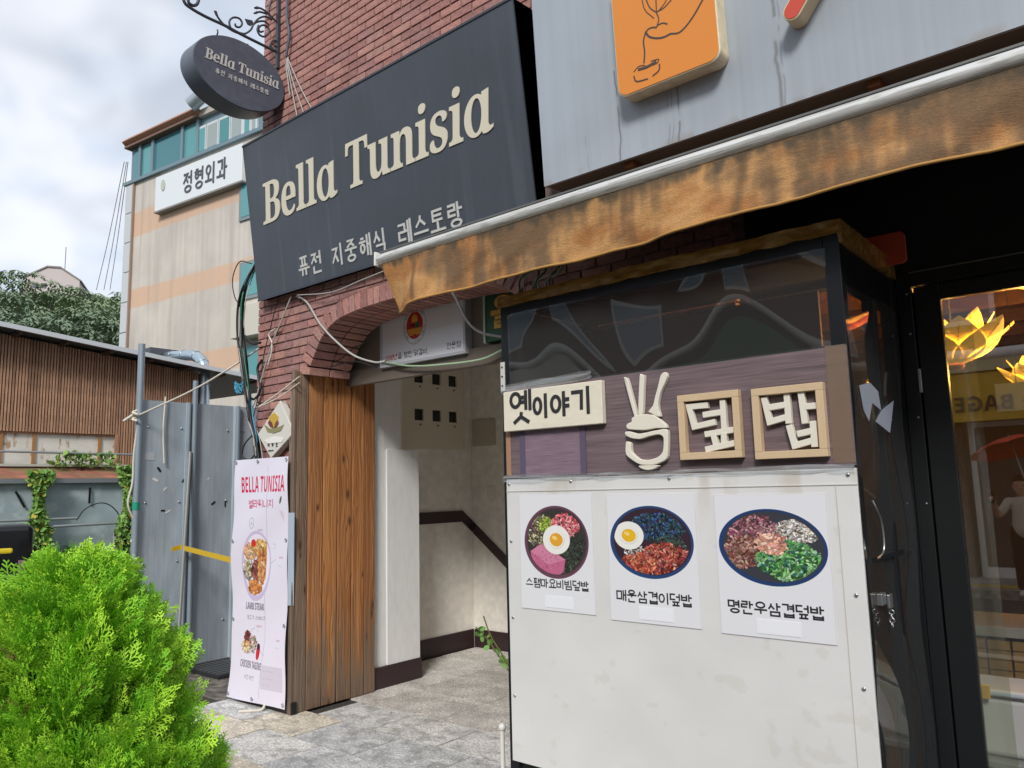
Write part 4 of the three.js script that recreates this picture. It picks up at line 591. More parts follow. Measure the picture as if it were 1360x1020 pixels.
function letterFrame(px0, py0, px1, py1, strokes, label) {
  const a = atZ(px0, py0, BZ + 0.03), b = atZ(px1, py1, BZ + 0.03), s = ((b.x - a.x) + (a.y - b.y)) / 2, cx = (a.x + b.x) / 2, cy = (a.y + b.y) / 2, h = s / 2;
  const t = thing('letter_frame', label, 'letter sign', [cx, cy - h, BZ], 'framed letters');
  const fm = std(0xffffff, 0.6, { map: noiseTex([210, 184, 148], 0.06, 3, 20, 128, 495) }), w = 0.027;
  for (const [x0, x1, y0, y1] of [[-h, h, h - w, h], [-h, h, -h, -h + w], [-h, -h + w, -h + w, h - w], [h - w, h, -h + w, h - w]]) part(t, 'frame_bar', bx(cx + x0, cx + x1, cy + y0, cy + y1, BZ + 0.001, BZ + 0.032, 0.002), fm);
  const k = s - 2 * w; strokes.forEach((q, i) => { const g = extr(strokeShape(q.map(([x, y]) => [cx - k / 2 + x * k, cy + k / 2 - y * k]), 0.0225), 0.02 + i * 0.0006, BZ + 0.001, 0.0015); part(t, 'letter_stroke', g, M.cream); });
}
letterFrame(898, 527, 987, 606, [[[0.45, 0.1], [0.08, 0.1], [0.17, 0.5], [0.58, 0.44]], [[0.40, 0.28], [0.72, 0.26]], [[0.79, 0.06], [0.79, 0.6]], [[0.42, 0.66], [0.97, 0.61]], [[0.57, 0.70], [0.6, 0.85]], [[0.78, 0.68], [0.77, 0.83]], [[0.42, 0.95], [0.99, 0.86]]], 'tan square frame with cream letter, beside the bowl emblem');
letterFrame(997, 517, 1100, 606, [[[0.08, 0.06], [0.15, 0.48], [0.43, 0.42]], [[0.49, 0.03], [0.49, 0.5]], [[0.18, 0.22], [0.43, 0.2]], [[0.74, 0.02], [0.77, 0.52]], [[0.81, 0.26], [0.96, 0.26]], [[0.5, 0.59], [0.57, 0.92], [0.84, 0.86]], [[0.91, 0.55], [0.91, 0.93]], [[0.66, 0.72], [0.86, 0.69]]], 'tan square frame with cream letter, next to the booth corner');
// menu sheets
{
  const bowl = (g, cx, cy, rx, ry, rot, rim, inn) => { g.save(); g.translate(cx, cy); g.rotate(rot); g.fillStyle = rim; g.beginPath(); g.ellipse(0, 0, rx, ry, 0, 0, 7); g.fill(); g.fillStyle = inn; g.beginPath(); g.ellipse(4, -4, rx * 0.93, ry * 0.92, 0, 0, 7); g.fill(); g.beginPath(); g.ellipse(0, 0, rx * 0.9, ry * 0.89, 0, 0, 7); g.clip(); };
  const egg = (g, x, y, r, yolk) => { g.fillStyle = '#f0eee8'; g.beginPath(); g.ellipse(x, y, r, r * 0.98, 0, 0, 7); g.fill(); g.fillStyle = '#dcd8d0'; g.beginPath(); g.arc(x, y, r * 0.62, 0, 7); g.fill(); g.fillStyle = '#efece6'; g.beginPath(); g.arc(x - 2, y - 3, r * 0.6, 0, 7); g.fill(); g.fillStyle = yolk; g.beginPath(); g.ellipse(x, y, r * 0.48, r * 0.45, 0.3, 0, 7); g.fill(); g.fillStyle = '#f7d77a'; g.beginPath(); g.ellipse(x - r * 0.12, y - r * 0.12, r * 0.2, r * 0.13, 0.4, 0, 7); g.fill(); };
  const draws = [
    (g, rd) => { bowl(g, 262, 345, 228, 236, 0, '#6a4658', '#4a3840'); g.fillStyle = '#3c3a38'; g.fillRect(-260, -260, 520, 520); foodHeap(g, -105, -70, 110, 110, ['#8d7f72', '#6a6258', '#a8a060', '#c9c4a8', '#54504a', '#7a4a58'], 420, 13, rd); foodHeap(g, -70, -110, 50, 50, ['#a8c04a', '#c0d060', '#7f9a34'], 120, 13, rd); foodHeap(g, 80, 130, 130, 110, ['#3a3e38', '#2c3230', '#56604e', '#46403a', '#6e7060'], 520, 9, rd); foodHeap(g, 140, 30, 70, 80, ['#343a36', '#4a524a', '#2a2e2c'], 220, 9, rd); foodHeap(g, 70, -110, 100, 75, ['#e0606e', '#f08a90', '#d04a5c', '#f4a8a4'], 420, 13, rd); g.fillStyle = '#c46a8c'; g.beginPath(); g.moveTo(-185, 65); g.lineTo(-105, 15); g.lineTo(65, 110); g.lineTo(50, 190); g.lineTo(-10, 230); g.lineTo(-175, 140); g.fill(); g.fillStyle = '#d484a2'; g.beginPath(); g.moveTo(-185, 65); g.lineTo(-105, 15); g.lineTo(65, 110); g.lineTo(-60, 150); g.fill(); foodHeap(g, -60, 115, 100, 60, ['#b85c80', '#dc94ae'], 90, 5, rd); egg(g, 5, -15, 96, '#e8a63a'); g.restore(); },
    (g, rd) => { bowl(g, 258, 330, 244, 224, 0.06, '#2c4674', '#3c2a36'); foodHeap(g, 40, -95, 170, 85, ['#2e4650', '#3c5a62', '#24343c', '#4a6a86', '#3a5a9c', '#1e2a30'], 620, 12, rd); foodHeap(g, 110, 10, 90, 60, ['#2c3c38', '#3c5048', '#54665c'], 240, 11, rd); foodHeap(g, -80, 90, 80, 60, ['#d8d0c8', '#b8a8a0', '#ece8e0'], 140, 10, rd); foodHeap(g, 90, 100, 150, 100, ['#a8453a', '#c2604a', '#8c3430', '#d8806a', '#7a2c2a', '#b85a58', '#e0a088'], 700, 15, rd); foodHeap(g, -60, 140, 110, 60, ['#a8453a', '#c2604a', '#8c3430', '#d8806a', '#e2956e'], 360, 15, rd); egg(g, -130, -30, 90, '#eab92e'); g.restore(); },
    (g, rd) => { bowl(g, 262, 330, 250, 212, 0.16, '#27406e', '#3f4048'); foodHeap(g, -90, -70, 130, 100, ['#8d5560', '#a06a70', '#6e3c48', '#b98a8c', '#7c4a5a', '#c8a0a0'], 700, 14, rd); foodHeap(g, -130, 50, 90, 90, ['#8a5a52', '#a37468', '#6e4038', '#c09a8c'], 420, 17, rd); foodHeap(g, 110, -110, 100, 60, ['#e8e0d6', '#cfc4ba', '#f4efe8', '#a89a8c'], 420, 11, rd); foodHeap(g, 90, 60, 150, 110, ['#3f7a3c', '#5a9a4e', '#2c5e34', '#7ab36a', '#88b8a0', '#356a58', '#9cc48a'], 820, 16, rd); foodHeap(g, 0, -20, 66, 55, ['#f0b8a4', '#f8cdb8', '#e09a8c', '#f2a78a'], 220, 20, rd); g.restore(); },
  ];
  const names = ['스팸마요비빔덮밥', '매운삼겹이덮밥', '명란우삼겹덮밥'], looks = ['white menu sheet picturing rice bowl with pink ham slice and egg', 'white menu sheet picturing rice bowl with egg and red spicy pork', 'white menu sheet picturing rice bowl with beef and green leaves'];
  const spots = [[-2.272, -1.872, 1.571, 1.067], [-1.797, -1.393, 1.564, 1.056], [-1.314, -0.898, 1.558, 1.050]];
  spots.forEach(([x0, x1, y1, y0], i) => {
    const t = thing('menu_sheet', looks[i], 'menu', [(x0 + x1) / 2, y0, BZ + 0.007], 'menu sheets on the booth'), rd = rng(500 + i);
    const tex = canvasTex(520, 650, (g, W, H) => { g.fillStyle = '#e6e6ea'; g.fillRect(0, 0, W, H); g.save(); g.translate(0, -28); g.scale(1, i ? 0.82 : 0.86); draws[i](g, rd); g.restore(); g.strokeStyle = '#26262a'; const n = names[i].length, s = i ? 63 : 56; inkHangul(g, names[i], (W - n * s * 1.0) / 2, i ? 490 : 474, s * 0.95, 0.13, 1.05); g.strokeStyle = '#d4d4d8'; g.lineWidth = 2; g.strokeRect(1, 1, W - 2, H - 2); });
    part(t, 'card', bx(x0, x1, y0, y1, BZ + 0.0065, BZ + 0.0085), std(0xdfe0e4, 0.4));
    const pg = new THREE.PlaneGeometry(x1 - x0, y1 - y0); pg.translate((x0 + x1) / 2, (y0 + y1) / 2, BZ + 0.0092); part(t, 'print', pg, std(0xffffff, 0.28, { map: tex }));
    const w = (x1 - x0) * 0.38, cx = (x0 + x1) / 2 + 0.01; part(t, 'price_sticker', bx(cx - w / 2, cx + w / 2, y0 + 0.014, y0 + 0.064, BZ + 0.0094, BZ + 0.0106), std(0xeeeff4, 0.4));
  });
}
// ---------------------------------------------------------------- shop front beside the booth
const shop = thing('storefront', 'black aluminium storefront with glass door beside the booth', 'storefront', [0.8, 0, -3.5]);
const glassM = phys(0xffffff, 0.01, { transmission: 1, thickness: 0, ior: 2.33 });
{
  const fr = std(0x1b1e20, 0.42, { metalness: 0.2 });
  part(shop, 'head_panel', bx(-1.43, 3.2, 2.462, 3.09, -3.56, -3.5), std(0x1c1d1b, 0.7)); part(shop, 'head_rail', bx(BR + 0.063, 3.2, 2.40, 2.458, -3.545, -3.492, 0.003), fr);
  part(shop, 'head_strip', bx(BR + 0.06, 3.2, 2.456, 2.461, -3.5, -3.489), std(0x8a8d88, 0.4, { metalness: 0.6 }));
  part(shop, 'jamb', bx(BR + 0.004, BR + 0.062, 0, 2.46, -3.56, -3.496, 0.003), fr); part(shop, 'door_stile', bx(BR + 0.068, BR + 0.165, 0.02, 2.398, -3.545, -3.505, 0.004), fr); part(shop, 'door_rail', bx(BR + 0.166, 0.55, 2.33, 2.398, -3.54, -3.507, 0.003), fr); part(shop, 'door_rail', bx(BR + 0.166, 0.55, 0.02, 0.2, -3.54, -3.507, 0.003), fr);
  part(shop, 'door_stile', bx(0.551, 0.65, 0.02, 2.398, -3.545, -3.505, 0.004), fr); part(shop, 'jamb', bx(0.66, 0.72, 0, 2.398, -3.56, -3.496, 0.003), fr);
  part(shop, 'glass_pane', bx(BR + 0.166, 0.55, 0.201, 2.329, -3.527, -3.521), glassM); part(shop, 'glass_pane', bx(0.721, 3.1, 0.3, 2.398, -3.527, -3.521), glassM); part(shop, 'sill', bx(0.721, 3.2, 0, 0.298, -3.56, -3.5), fr); part(shop, 'jamb', bx(3.1, 3.2, 0.3, 2.398, -3.56, -3.5), fr);
  part(shop, 'light_leak_filler', bx(BR - 0.06, BR + 0.003, 0, 2.46, -3.58, -3.492), fr); part(shop, 'light_leak_strip', merge([bx(BR + 0.045, BR + 0.1, 0, 2.39, -3.575, -3.561), bx(BR + 0.101, 0.66, 2.36, 2.43, -3.575, -3.561), bx(0.62, 0.68, 0, 2.39, -3.575, -3.561)]), fr); part(shop, 'hinge', bx(BR + 0.06, BR + 0.072, 1.95, 2.05, -3.5, -3.485, 0.003), std(0xaeb0ae, 0.4, { metalness: 0.6 })); for (const y of [2.37, 2.2, 1.85, 1.5]) part(shop, 'screw', new THREE.SphereGeometry(0.005, 8, 6).translate(BR + 0.045, y, -3.494), M.steel);  // filler and strips added behind the frame to block lamp light leaking through
  // room
  const wallM = std(0x51443a, 0.85), ceilM = std(0x6a3e2c, 0.7);
  part(shop, 'interior_wall', bx(-2.29, 3.2, 0, 2.9, -7.6, -7.5), wallM); part(shop, 'interior_wall', bx(-2.298, -2.25, 0, 2.9, -7.498, -3.57), wallM); part(shop, 'interior_wall', bx(3.15, 3.2, 0, 2.9, -7.498, -3.57), wallM);
  part(shop, 'interior_ceiling', bx(-2.248, 3.148, 2.75, 2.9, -7.498, -3.57), ceilM); part(shop, 'interior_floor', bx(-2.248, 3.148, -0.1, 0.005, -7.498, -3.37), std(0x4c4640, 0.6));
  for (let i = 0; i < 6; i++) part(shop, 'ceiling_beam', bx(-2.2, 3.1, 2.66, 2.748, -3.9 - i * 0.6, -3.8 - i * 0.6), std(0x4f2f22, 0.6));
  // clear strip curtain inside the door
  const cur = new THREE.PlaneGeometry(0.11, 2.1, 6, 30), p = cur.attributes.position; for (let i = 0; i < p.count; i++) p.setZ(i, 0.015 * Math.sin(p.getX(i) * 60 + p.getY(i) * 3)); cur.computeVertexNormals(); cur.translate(BR + 0.2, 1.25, -3.6); part(shop, 'strip_curtain', cur, phys(0xd9e0d0, 0.08, { transmission: 0.92, thickness: 0, ior: 1.5, side: THREE.DoubleSide }));
  // red panel above the booth
  { const a = atZ(1148, 345, -3.38), b = atZ(1200, 306, -3.38); solo('red_board', extr(roundRect(a.x, 2.48, b.x, b.y, 0.02), 0.02, -3.4), std(0xd8563a, 0.75), 'rust red board standing behind the booth roof', 'board'); }
}
// lotus lamps
{
  const petal = (len, wid, lift) => { const g = new THREE.PlaneGeometry(1, 1, 6, 10), p = g.attributes.position; for (let i = 0; i < p.count; i++) { const u = p.getX(i) * 2, v = p.getY(i) + 0.5, w = wid * Math.pow(Math.sin(Math.PI * Math.min(1, v * 0.97 + 0.03)), 0.7) * (1 - 0.35 * v * v); p.setXYZ(i, u * w, lift * Math.pow(v, 1.3) + 0.12 * u * u * wid, len * v + 0.02); } g.computeVertexNormals(); return g; };
  const pm = std(0xe8cc80, 0.8, { emissive: 0xd9a848, emissiveIntensity: 0.2, side: THREE.DoubleSide }), vein = std(0x7a2a18, 0.8);
  const make = (x, y, z, k, ry, label) => {
    const t = thing('lotus_lamp', label, 'lamp', [x, y, z], 'lotus lamps'); t.rotation.y = ry; t.base = V3(0, 0, 0);
    for (let i = 0; i < 8; i++) { const g = petal(0.16 * k, 0.085 * k, 0.12 * k); g.rotateY(i / 8 * 6.2832); const m = part(t, 'petal', g, pm); const a = i / 8 * 6.2832; const v = tube([[0, 0.004, 0.02], [0, 0.05 * k, 0.09 * k], [0, 0.108 * k, 0.16 * k]], 0.0018, 8, 4); v.rotateY(a); v.translate(0, -0.003, 0); part(t, 'petal_vein', v, vein); }
    for (let i = 0; i < 6; i++) { const g = petal(0.11 * k, 0.06 * k, 0.15 * k); g.rotateY((i + 0.5) / 6 * 6.2832); g.translate(0, 0.012, 0); part(t, 'petal', g, pm); }
    part(t, 'calyx', new THREE.SphereGeometry(0.028 * k, 14, 8).scale(1, 0.5, 1).translate(0, -0.004, 0), std(0xa33a20, 0.7)); part(t, 'bulb', new THREE.SphereGeometry(0.022, 12, 8).translate(0, 0.07 * k, 0), std(0xffe2a0, 0.5, { emissive: 0xffd080, emissiveIntensity: 1.2 })); part(t, 'cord', rod([0, 0.09 * k, 0], [0, 2.75 - y, 0], 0.003, 0.003, 6), M.cableBlack);
    const L = new THREE.PointLight(0xffc468, 1.0, 0, 2); L.position.set(0, 0.115 * k, 0); L.castShadow = true; t.add(L);
  };
  make(-0.73, 2.15, -4.3, 1.55, 0.3, 'lit yellow lotus lamp hanging behind the door beside the frame'); make(-0.36, 2.46, -4.25, 1.4, 0.8, 'lit yellow lotus lamp hanging highest, close to the ceiling beams'); make(-0.42, 2.02, -4.6, 1.0, 1.2, 'small lit lotus lamp hanging lowest inside the shop'); make(0.6, 2.3, -4.6, 1.0, 0.1, 'lit lotus lamp hanging deeper in the shop, past the others');
}
// things on the shop floor and counter
{
  const c = thing('low_shelf', 'low dark shelf with woven front inside the shop door', 'shelf', [-0.3, 0, -4.5]); part(c, 'carcass', bx(-0.95, 0.5, 0.005, 0.62, -4.75, -4.35, 0.004), std(0x3b3226, 0.8)); const wv = []; for (let i = 0; i < 14; i++) for (let k = 0; k < 4; k++) part(c, 'woven_slat', bx(-0.92 + i * 0.1, -0.83 + i * 0.1, 0.66 + k * 0.045, 0.7 + k * 0.045, -4.36 + ((i + k) % 2) * 0.008, -4.34 + ((i + k) % 2) * 0.008), M.weave ??= std(0x8a6d34, 0.8)); part(c, 'upper_board', bx(-0.95, 0.5, 0.64, 0.85, -4.75, -4.37), std(0x4a3a22, 0.8)); part(c, 'counter_top', bx(-0.97, 0.52, 0.852, 0.9, -4.78, -4.33, 0.004), std(0x9a9a94, 0.5));
  const j = thing('plastic_box', 'white plastic storage box with yellow clip inside the shop', 'box', [-0.55, 0.3, -4.1]); part(j, 'tub', bx(-0.75, -0.36, 0.42, 0.67, -4.2, -3.95, 0.03), std(0xd3d7d8, 0.4)); part(j, 'lid', bx(-0.765, -0.345, 0.672, 0.7, -4.22, -3.93, 0.012), std(0xc9d6e4, 0.4)); part(j, 'clip', bx(-0.74, -0.66, 0.66, 0.72, -3.931, -3.915, 0.006), std(0xd8b030, 0.5)); part(j, 'label_mark', new THREE.CylinderGeometry(0.045, 0.045, 0.002, 20).rotateX(Math.PI / 2).translate(-0.5, 0.55, -3.949), std(0x7f93a6, 0.5));
  const st = thing('stool', 'low grey stool under the white plastic box', 'stool', [-0.55, 0, -4.08]); part(st, 'seat', bx(-0.78, -0.33, 0.385, 0.418, -4.24, -3.9, 0.008), std(0x8e9694, 0.5)); for (const [x, z] of [[-0.75, -4.2], [-0.36, -4.2], [-0.75, -3.94], [-0.36, -3.94]]) part(st, 'leg', rod([x, 0.006, z], [x, 0.386, z], 0.014), M.steel);
  const bl = thing('blue_jug', 'small blue jug on the floor behind the door frame', 'jug', [-0.8, 0, -4.0]); part(bl, 'body', new THREE.LatheGeometry([[0, 0.01], [0.075, 0.012], [0.085, 0.06], [0.085, 0.55], [0.07, 0.64], [0.03, 0.68], [0.028, 0.72], [0, 0.72]].map(([a, b]) => new THREE.Vector2(a, b)), 24).translate(-0.83, 0, -4.02), std(0x3f78b0, 0.35)); part(bl, 'cap', new THREE.CylinderGeometry(0.034, 0.034, 0.03, 18).translate(-0.83, 0.735, -4.02), std(0xd8b030, 0.5));
  const nt = thing('paper_notice', 'pale blue paper notice hanging inside the glass door', 'notice', [-0.48, 1.72, -3.9]); part(nt, 'sheet', bx(-0.52, -0.36, 1.88, 2.0, -3.905, -3.9), std(0x9fb4d4, 0.6)); part(nt, 'string', rod([-0.44, 2.0, -3.902], [-0.44, 2.75, -3.902], 0.002, 0.002, 6), M.cableBlack);
}
// ---------------------------------------------------------------- across the street (mirrored in the panes)
{
  const Z = 7.4, pv = struct('far_pavement', metreUV(bx(-24, 16, -0.13, 0.0, 6.0, 12)), std(0xffffff, 0.9, { map: noiseTex([150, 146, 138], 0.5, 6, 40, 256, 551, [0.6, 0.6]) })); part(pv, 'yellow_paving', metreUV(bx(-24, 16, 0.002, 0.006, 6.25, 6.6)), std(0xb99a3c, 0.85));
  const b = thing('opposite_building', 'two storey brown brick shop building across the street', 'building', [-4, 0, 9.5]);
  const br = std(0xffffff, 0.9, { map: noiseTex([98, 66, 56], 0.5, 6, 50, 256, 561, [0.5, 0.5]) });
  part(b, 'wall', metreUV(merge([bx(-16, 12, 3.7, 6.2, Z, 12), bx(-16, -13, 0, 3.7, Z, 12), bx(-9, -8.2, 0, 3.7, Z, 12), bx(-2.9, -2.45, 0, 3.7, Z, 12), bx(2.8, 3.4, 0, 3.7, Z, 12), bx(11, 12, 0, 3.7, Z, 12)])), br); part(b, 'roof', bx(-16.2, 12.2, 6.202, 6.4, Z - 0.2, 12.1), std(0x8d8a84, 0.9));
  part(b, 'recess', merge([bx(-13, -9, 0, 3.7, Z + 1.5, Z + 1.6), bx(-8.2, -2.9, 0, 3.7, Z + 1.5, Z + 1.6), bx(-2.45, 2.8, 0, 3.7, Z + 1.5, Z + 1.6), bx(3.4, 11, 0, 3.7, Z + 1.5, Z + 1.6)]), std(0x8a8580, 0.8));
  for (const [x0, x1] of [[-8.15, -5.6], [-5.5, -2.95], [-2.4, -1.0], [-0.95, 0.6], [0.65, 2.75]]) { const f = part(b, 'door_frame', merge([bx(x0, x0 + 0.08, 0, 2.5, Z + 0.2, Z + 0.26), bx(x1 - 0.08, x1, 0, 2.5, Z + 0.2, Z + 0.26), bx(x0 + 0.08, x1 - 0.08, 2.42, 2.5, Z + 0.2, Z + 0.26), bx(x0 + 0.08, x1 - 0.08, 0, 0.16, Z + 0.2, Z + 0.26)]), M.white); }
  for (const x of [-12, -9.2, -6.4, -3.4, -0.4, 2.6, 5.6]) { const w = part(b, 'window', merge([bx(x, x + 1.6, 4.1, 5.2, Z - 0.03, Z - 0.005)]), M.white); part(w, 'pane', bx(x + 0.08, x + 1.52, 4.18, 5.12, Z - 0.034, Z - 0.031), phys(0x8fa3b2, 0.1)); }
  part(b, 'cornice', (() => { const pts = []; for (let i = 0; i <= 40; i++) pts.push(V3(-15.5 + i * 0.69, 3.72 + 0.16 * Math.sin(i * 0.55), Z - 0.12)); return tube(pts, 0.1, 200, 8); })(), std(0xe6e4dc, 0.6));
  const s1 = thing('far_sign', 'long green shop sign across the street', 'sign', [-6, 2.6, Z - 0.15]); part(s1, 'panel', bx(-8.4, -3.0, 2.62, 3.5, Z - 0.14, Z - 0.02), std(0x2c7a4c, 0.5)); part(s1, 'stripe', bx(-8.38, -3.02, 2.66, 2.78, Z - 0.144, Z - 0.141), std(0xd8b040, 0.5));
  const s2 = thing('far_sign', 'yellow shop sign with dark lettering across the street', 'sign', [-0.2, 2.5, Z - 0.15]); part(s2, 'panel', bx(-2.6, 2.7, 2.5, 3.28, Z - 0.14, Z - 0.02), std(0xdcb03a, 0.5)); part(s2, 'top_rail', bx(-2.62, 2.72, 3.3, 3.5, Z - 0.18, Z - 0.02), std(0xcabf94, 0.5));
  const q = new TextGeometry('E & BAGEL', { font: sans, size: 0.24, depth: 0.02 }); q.rotateY(Math.PI); q.translate(-1.05, 2.66, Z - 0.141); part(s2, 'letters', q, std(0x3a3020, 0.5));
  const s3 = thing('far_sign', 'white and yellow shop sign beyond the green one', 'sign', [-11, 2.6, Z - 0.15]); part(s3, 'panel', bx(-12.8, -9.1, 2.62, 3.5, Z - 0.14, Z - 0.02), std(0xd9d4c6, 0.5)); part(s3, 'stripe', bx(-12.7, -9.2, 2.7, 2.95, Z - 0.145, Z - 0.141), std(0xd2a92c, 0.5));
}
// pedestrian with an umbrella on the far side of the road (seen mirrored in the door)
{
  const px = -1.5, pz = 5.55, skin = std(0xd9a98a, 0.6);
  function blob(bones, box, cell) {   // bones: [ax,ay,az,ra, bx,by,bz,rb]
    const size = Math.max(box[3] - box[0], box[4] - box[1], box[5] - box[2]) / 2, n = Math.min(110, Math.ceil(size * 2 / cell)), mc = new MarchingCubes(n, skin, false, false, 60000), c = [(box[0] + box[3]) / 2, (box[1] + box[4]) / 2, (box[2] + box[5]) / 2];
    for (let k = 0; k < n; k++) for (let j = 0; j < n; j++) for (let i = 0; i < n; i++) { const x = c[0] + (i / n * 2 - 1) * size, y = c[1] + (j / n * 2 - 1) * size, z = c[2] + (k / n * 2 - 1) * size; let d = 9; for (const [ax, ay, az, ra, ex, ey, ez, rb] of bones) { const dx = ex - ax, dy = ey - ay, dz = ez - az, l = dx * dx + dy * dy + dz * dz || 1e-9, h = Math.max(0, Math.min(1, ((x - ax) * dx + (y - ay) * dy + (z - az) * dz) / l)), q = Math.hypot(x - ax - dx * h, y - ay - dy * h, z - az - dz * h) - (ra + (rb - ra) * h), s = 0.025, m = Math.max(s - Math.abs(d - q), 0) / s; d = Math.min(d, q) - m * m * s * 0.25; } mc.field[i + j * n + k * n * n] = -d; }
    mc.isolation = 0; mc.update(); const g = new THREE.BufferGeometry(), cnt = mc.count; g.setAttribute('position', new THREE.BufferAttribute(mc.positionArray.slice(0, cnt * 3), 3)); g.setAttribute('normal', new THREE.BufferAttribute(mc.normalArray.slice(0, cnt * 3), 3)); g.scale(size, size, size); g.translate(c[0], c[1], c[2]); return g;
  }
  const t = thing('person', 'person in cream top and dark trousers holding a phone under umbrella', 'person', [px, 0, pz]); t.base = V3(0, 0, 0); t.rotation.y = Math.PI;   // local +z is forward
  const fingers = (hx, hy, hz, s, dz) => { const f = []; for (let i = 0; i < 4; i++) { const o = (i - 1.5) * 0.017, L = [0.026, 0.03, 0.028, 0.022][i]; f.push([hx + s * 0.01, hy + o, hz, 0.009, hx + s * 0.02, hy + o, hz + L, 0.008], [hx + s * 0.02, hy + o, hz + L, 0.008, hx - s * 0.008, hy + o, hz + L + 0.02, 0.007]); } f.push([hx - s * 0.015, hy + 0.02, hz - 0.01, 0.011, hx - s * 0.04, hy + 0.035, hz + 0.02, 0.008]); return f; };
  const body = blob([[0, 1.48, 0.01, 0.085, 0, 1.40, 0.03, 0.06], [0, 1.50, -0.01, 0.088, 0, 1.44, 0, 0.08], [0, 1.36, 0.0, 0.05, 0, 1.24, -0.01, 0.055], [-0.15, 1.25, 0, 0.06, 0.15, 1.25, 0, 0.06], [0, 1.18, 0, 0.12, 0, 0.92, 0, 0.13], [-0.17, 1.24, 0, 0.05, -0.26, 1.02, 0.02, 0.038], [-0.26, 1.02, 0.02, 0.038, -0.2, 1.12, 0.24, 0.026], [-0.2, 1.12, 0.24, 0.03, -0.19, 1.14, 0.29, 0.028], [0.17, 1.24, 0, 0.05, 0.28, 1.08, 0.12, 0.038], [0.28, 1.08, 0.12, 0.038, 0.3, 1.28, 0.3, 0.026], [0.3, 1.28, 0.3, 0.03, 0.3, 1.31, 0.34, 0.026], ...fingers(-0.19, 1.14, 0.3, -1), ...fingers(0.3, 1.31, 0.35, 1), [-0.09, 0.88, 0, 0.085, -0.1, 0.48, 0.01, 0.055], [-0.1, 0.48, 0.01, 0.055, -0.1, 0.09, -0.01, 0.038], [0.09, 0.88, 0, 0.085, 0.1, 0.48, 0.01, 0.055], [0.1, 0.48, 0.01, 0.055, 0.1, 0.09, -0.01, 0.038], [0, 1.47, 0.088, 0.014, 0, 1.45, 0.108, 0.013], [-0.088, 1.47, 0, 0.016, -0.088, 1.44, 0, 0.012], [0.088, 1.47, 0, 0.016, 0.088, 1.44, 0, 0.012]], [-0.8, 0, -0.8, 0.8, 1.6, 0.8], 0.0145);
  part(t, 'body', body, skin);
  part(t, 'hair', blob([[0, 1.515, -0.035, 0.092, 0, 1.43, -0.06, 0.085], [0, 1.54, 0.0, 0.08, 0, 1.53, -0.03, 0.085], [0, 1.4, -0.07, 0.06, 0, 1.32, -0.075, 0.03]], [-0.2, 1.25, -0.25, 0.2, 1.65, 0.15], 0.01), std(0x1d1816, 0.6));
  part(t, 'top', blob([[-0.155, 1.25, 0, 0.068, 0.155, 1.25, 0, 0.068], [0, 1.2, 0, 0.132, 0, 0.9, 0, 0.155], [-0.17, 1.24, 0, 0.062, -0.24, 1.07, 0.015, 0.055], [0.17, 1.24, 0, 0.062, 0.25, 1.12, 0.08, 0.055]], [-0.4, 0.7, -0.4, 0.4, 1.4, 0.4], 0.012), std(0xd8d0bc, 0.8));
  part(t, 'trousers', blob([[-0.08, 0.86, 0, 0.11, -0.1, 0.48, 0.01, 0.075], [-0.1, 0.48, 0.01, 0.075, -0.1, 0.13, 0, 0.062], [0.08, 0.86, 0, 0.11, 0.1, 0.48, 0.01, 0.075], [0.1, 0.48, 0.01, 0.075, 0.1, 0.13, 0, 0.062]], [-0.5, 0, -0.5, 0.5, 1.0, 0.5], 0.014), std(0x24262c, 0.85));
  for (const s of [-1, 1]) { part(t, 'eye', new THREE.SphereGeometry(0.011, 10, 8).translate(s * 0.031, 1.475, 0.083), std(0x1c1614, 0.3)); part(t, 'shoe', blob([[s * 0.1, 0.045, -0.03, 0.045, s * 0.105, 0.032, 0.13, 0.033]], [s * 0.1 - 0.15, -0.02, -0.15, s * 0.1 + 0.15, 0.28, 0.2], 0.009), std(0xdcd8d0, 0.6)); }
  part(t, 'mouth', new THREE.SphereGeometry(0.018, 10, 6).scale(1, 0.3, 0.4).translate(0, 1.408, 0.085), std(0xa8504a, 0.5));
  const ph = thing('phone', 'dark mobile phone held up by the person under umbrella', 'phone', [px - 0.3, 1.3, pz - 0.385]); part(ph, 'case', bx(px - 0.335, px - 0.265, 1.25, 1.4, pz - 0.39, pz - 0.381, 0.003), M.black); part(ph, 'screen', bx(px - 0.331, px - 0.269, 1.255, 1.395, pz - 0.3805, pz - 0.38), phys(0x10151c, 0.08));
  const u = thing('umbrella', 'open red umbrella over the person in cream top', 'umbrella', [px + 0.14, 1.1, pz - 0.28]); const top = V3(px - 0.06, 2.12, pz - 0.1), hand = V3(px + 0.2, 1.06, pz - 0.3), ax = top.clone().sub(hand).normalize();
  part(u, 'shaft', rod(hand, top.clone().addScaledVector(ax, 0.05), 0.008), M.steel); part(u, 'handle', rod(hand.clone().addScaledVector(ax, -0.08), hand, 0.015), M.black);
  const qn = new THREE.Quaternion().setFromUnitVectors(V3(0, 1, 0), ax), cm = std(0xd8402a, 0.7, { side: THREE.DoubleSide, transparent: false });
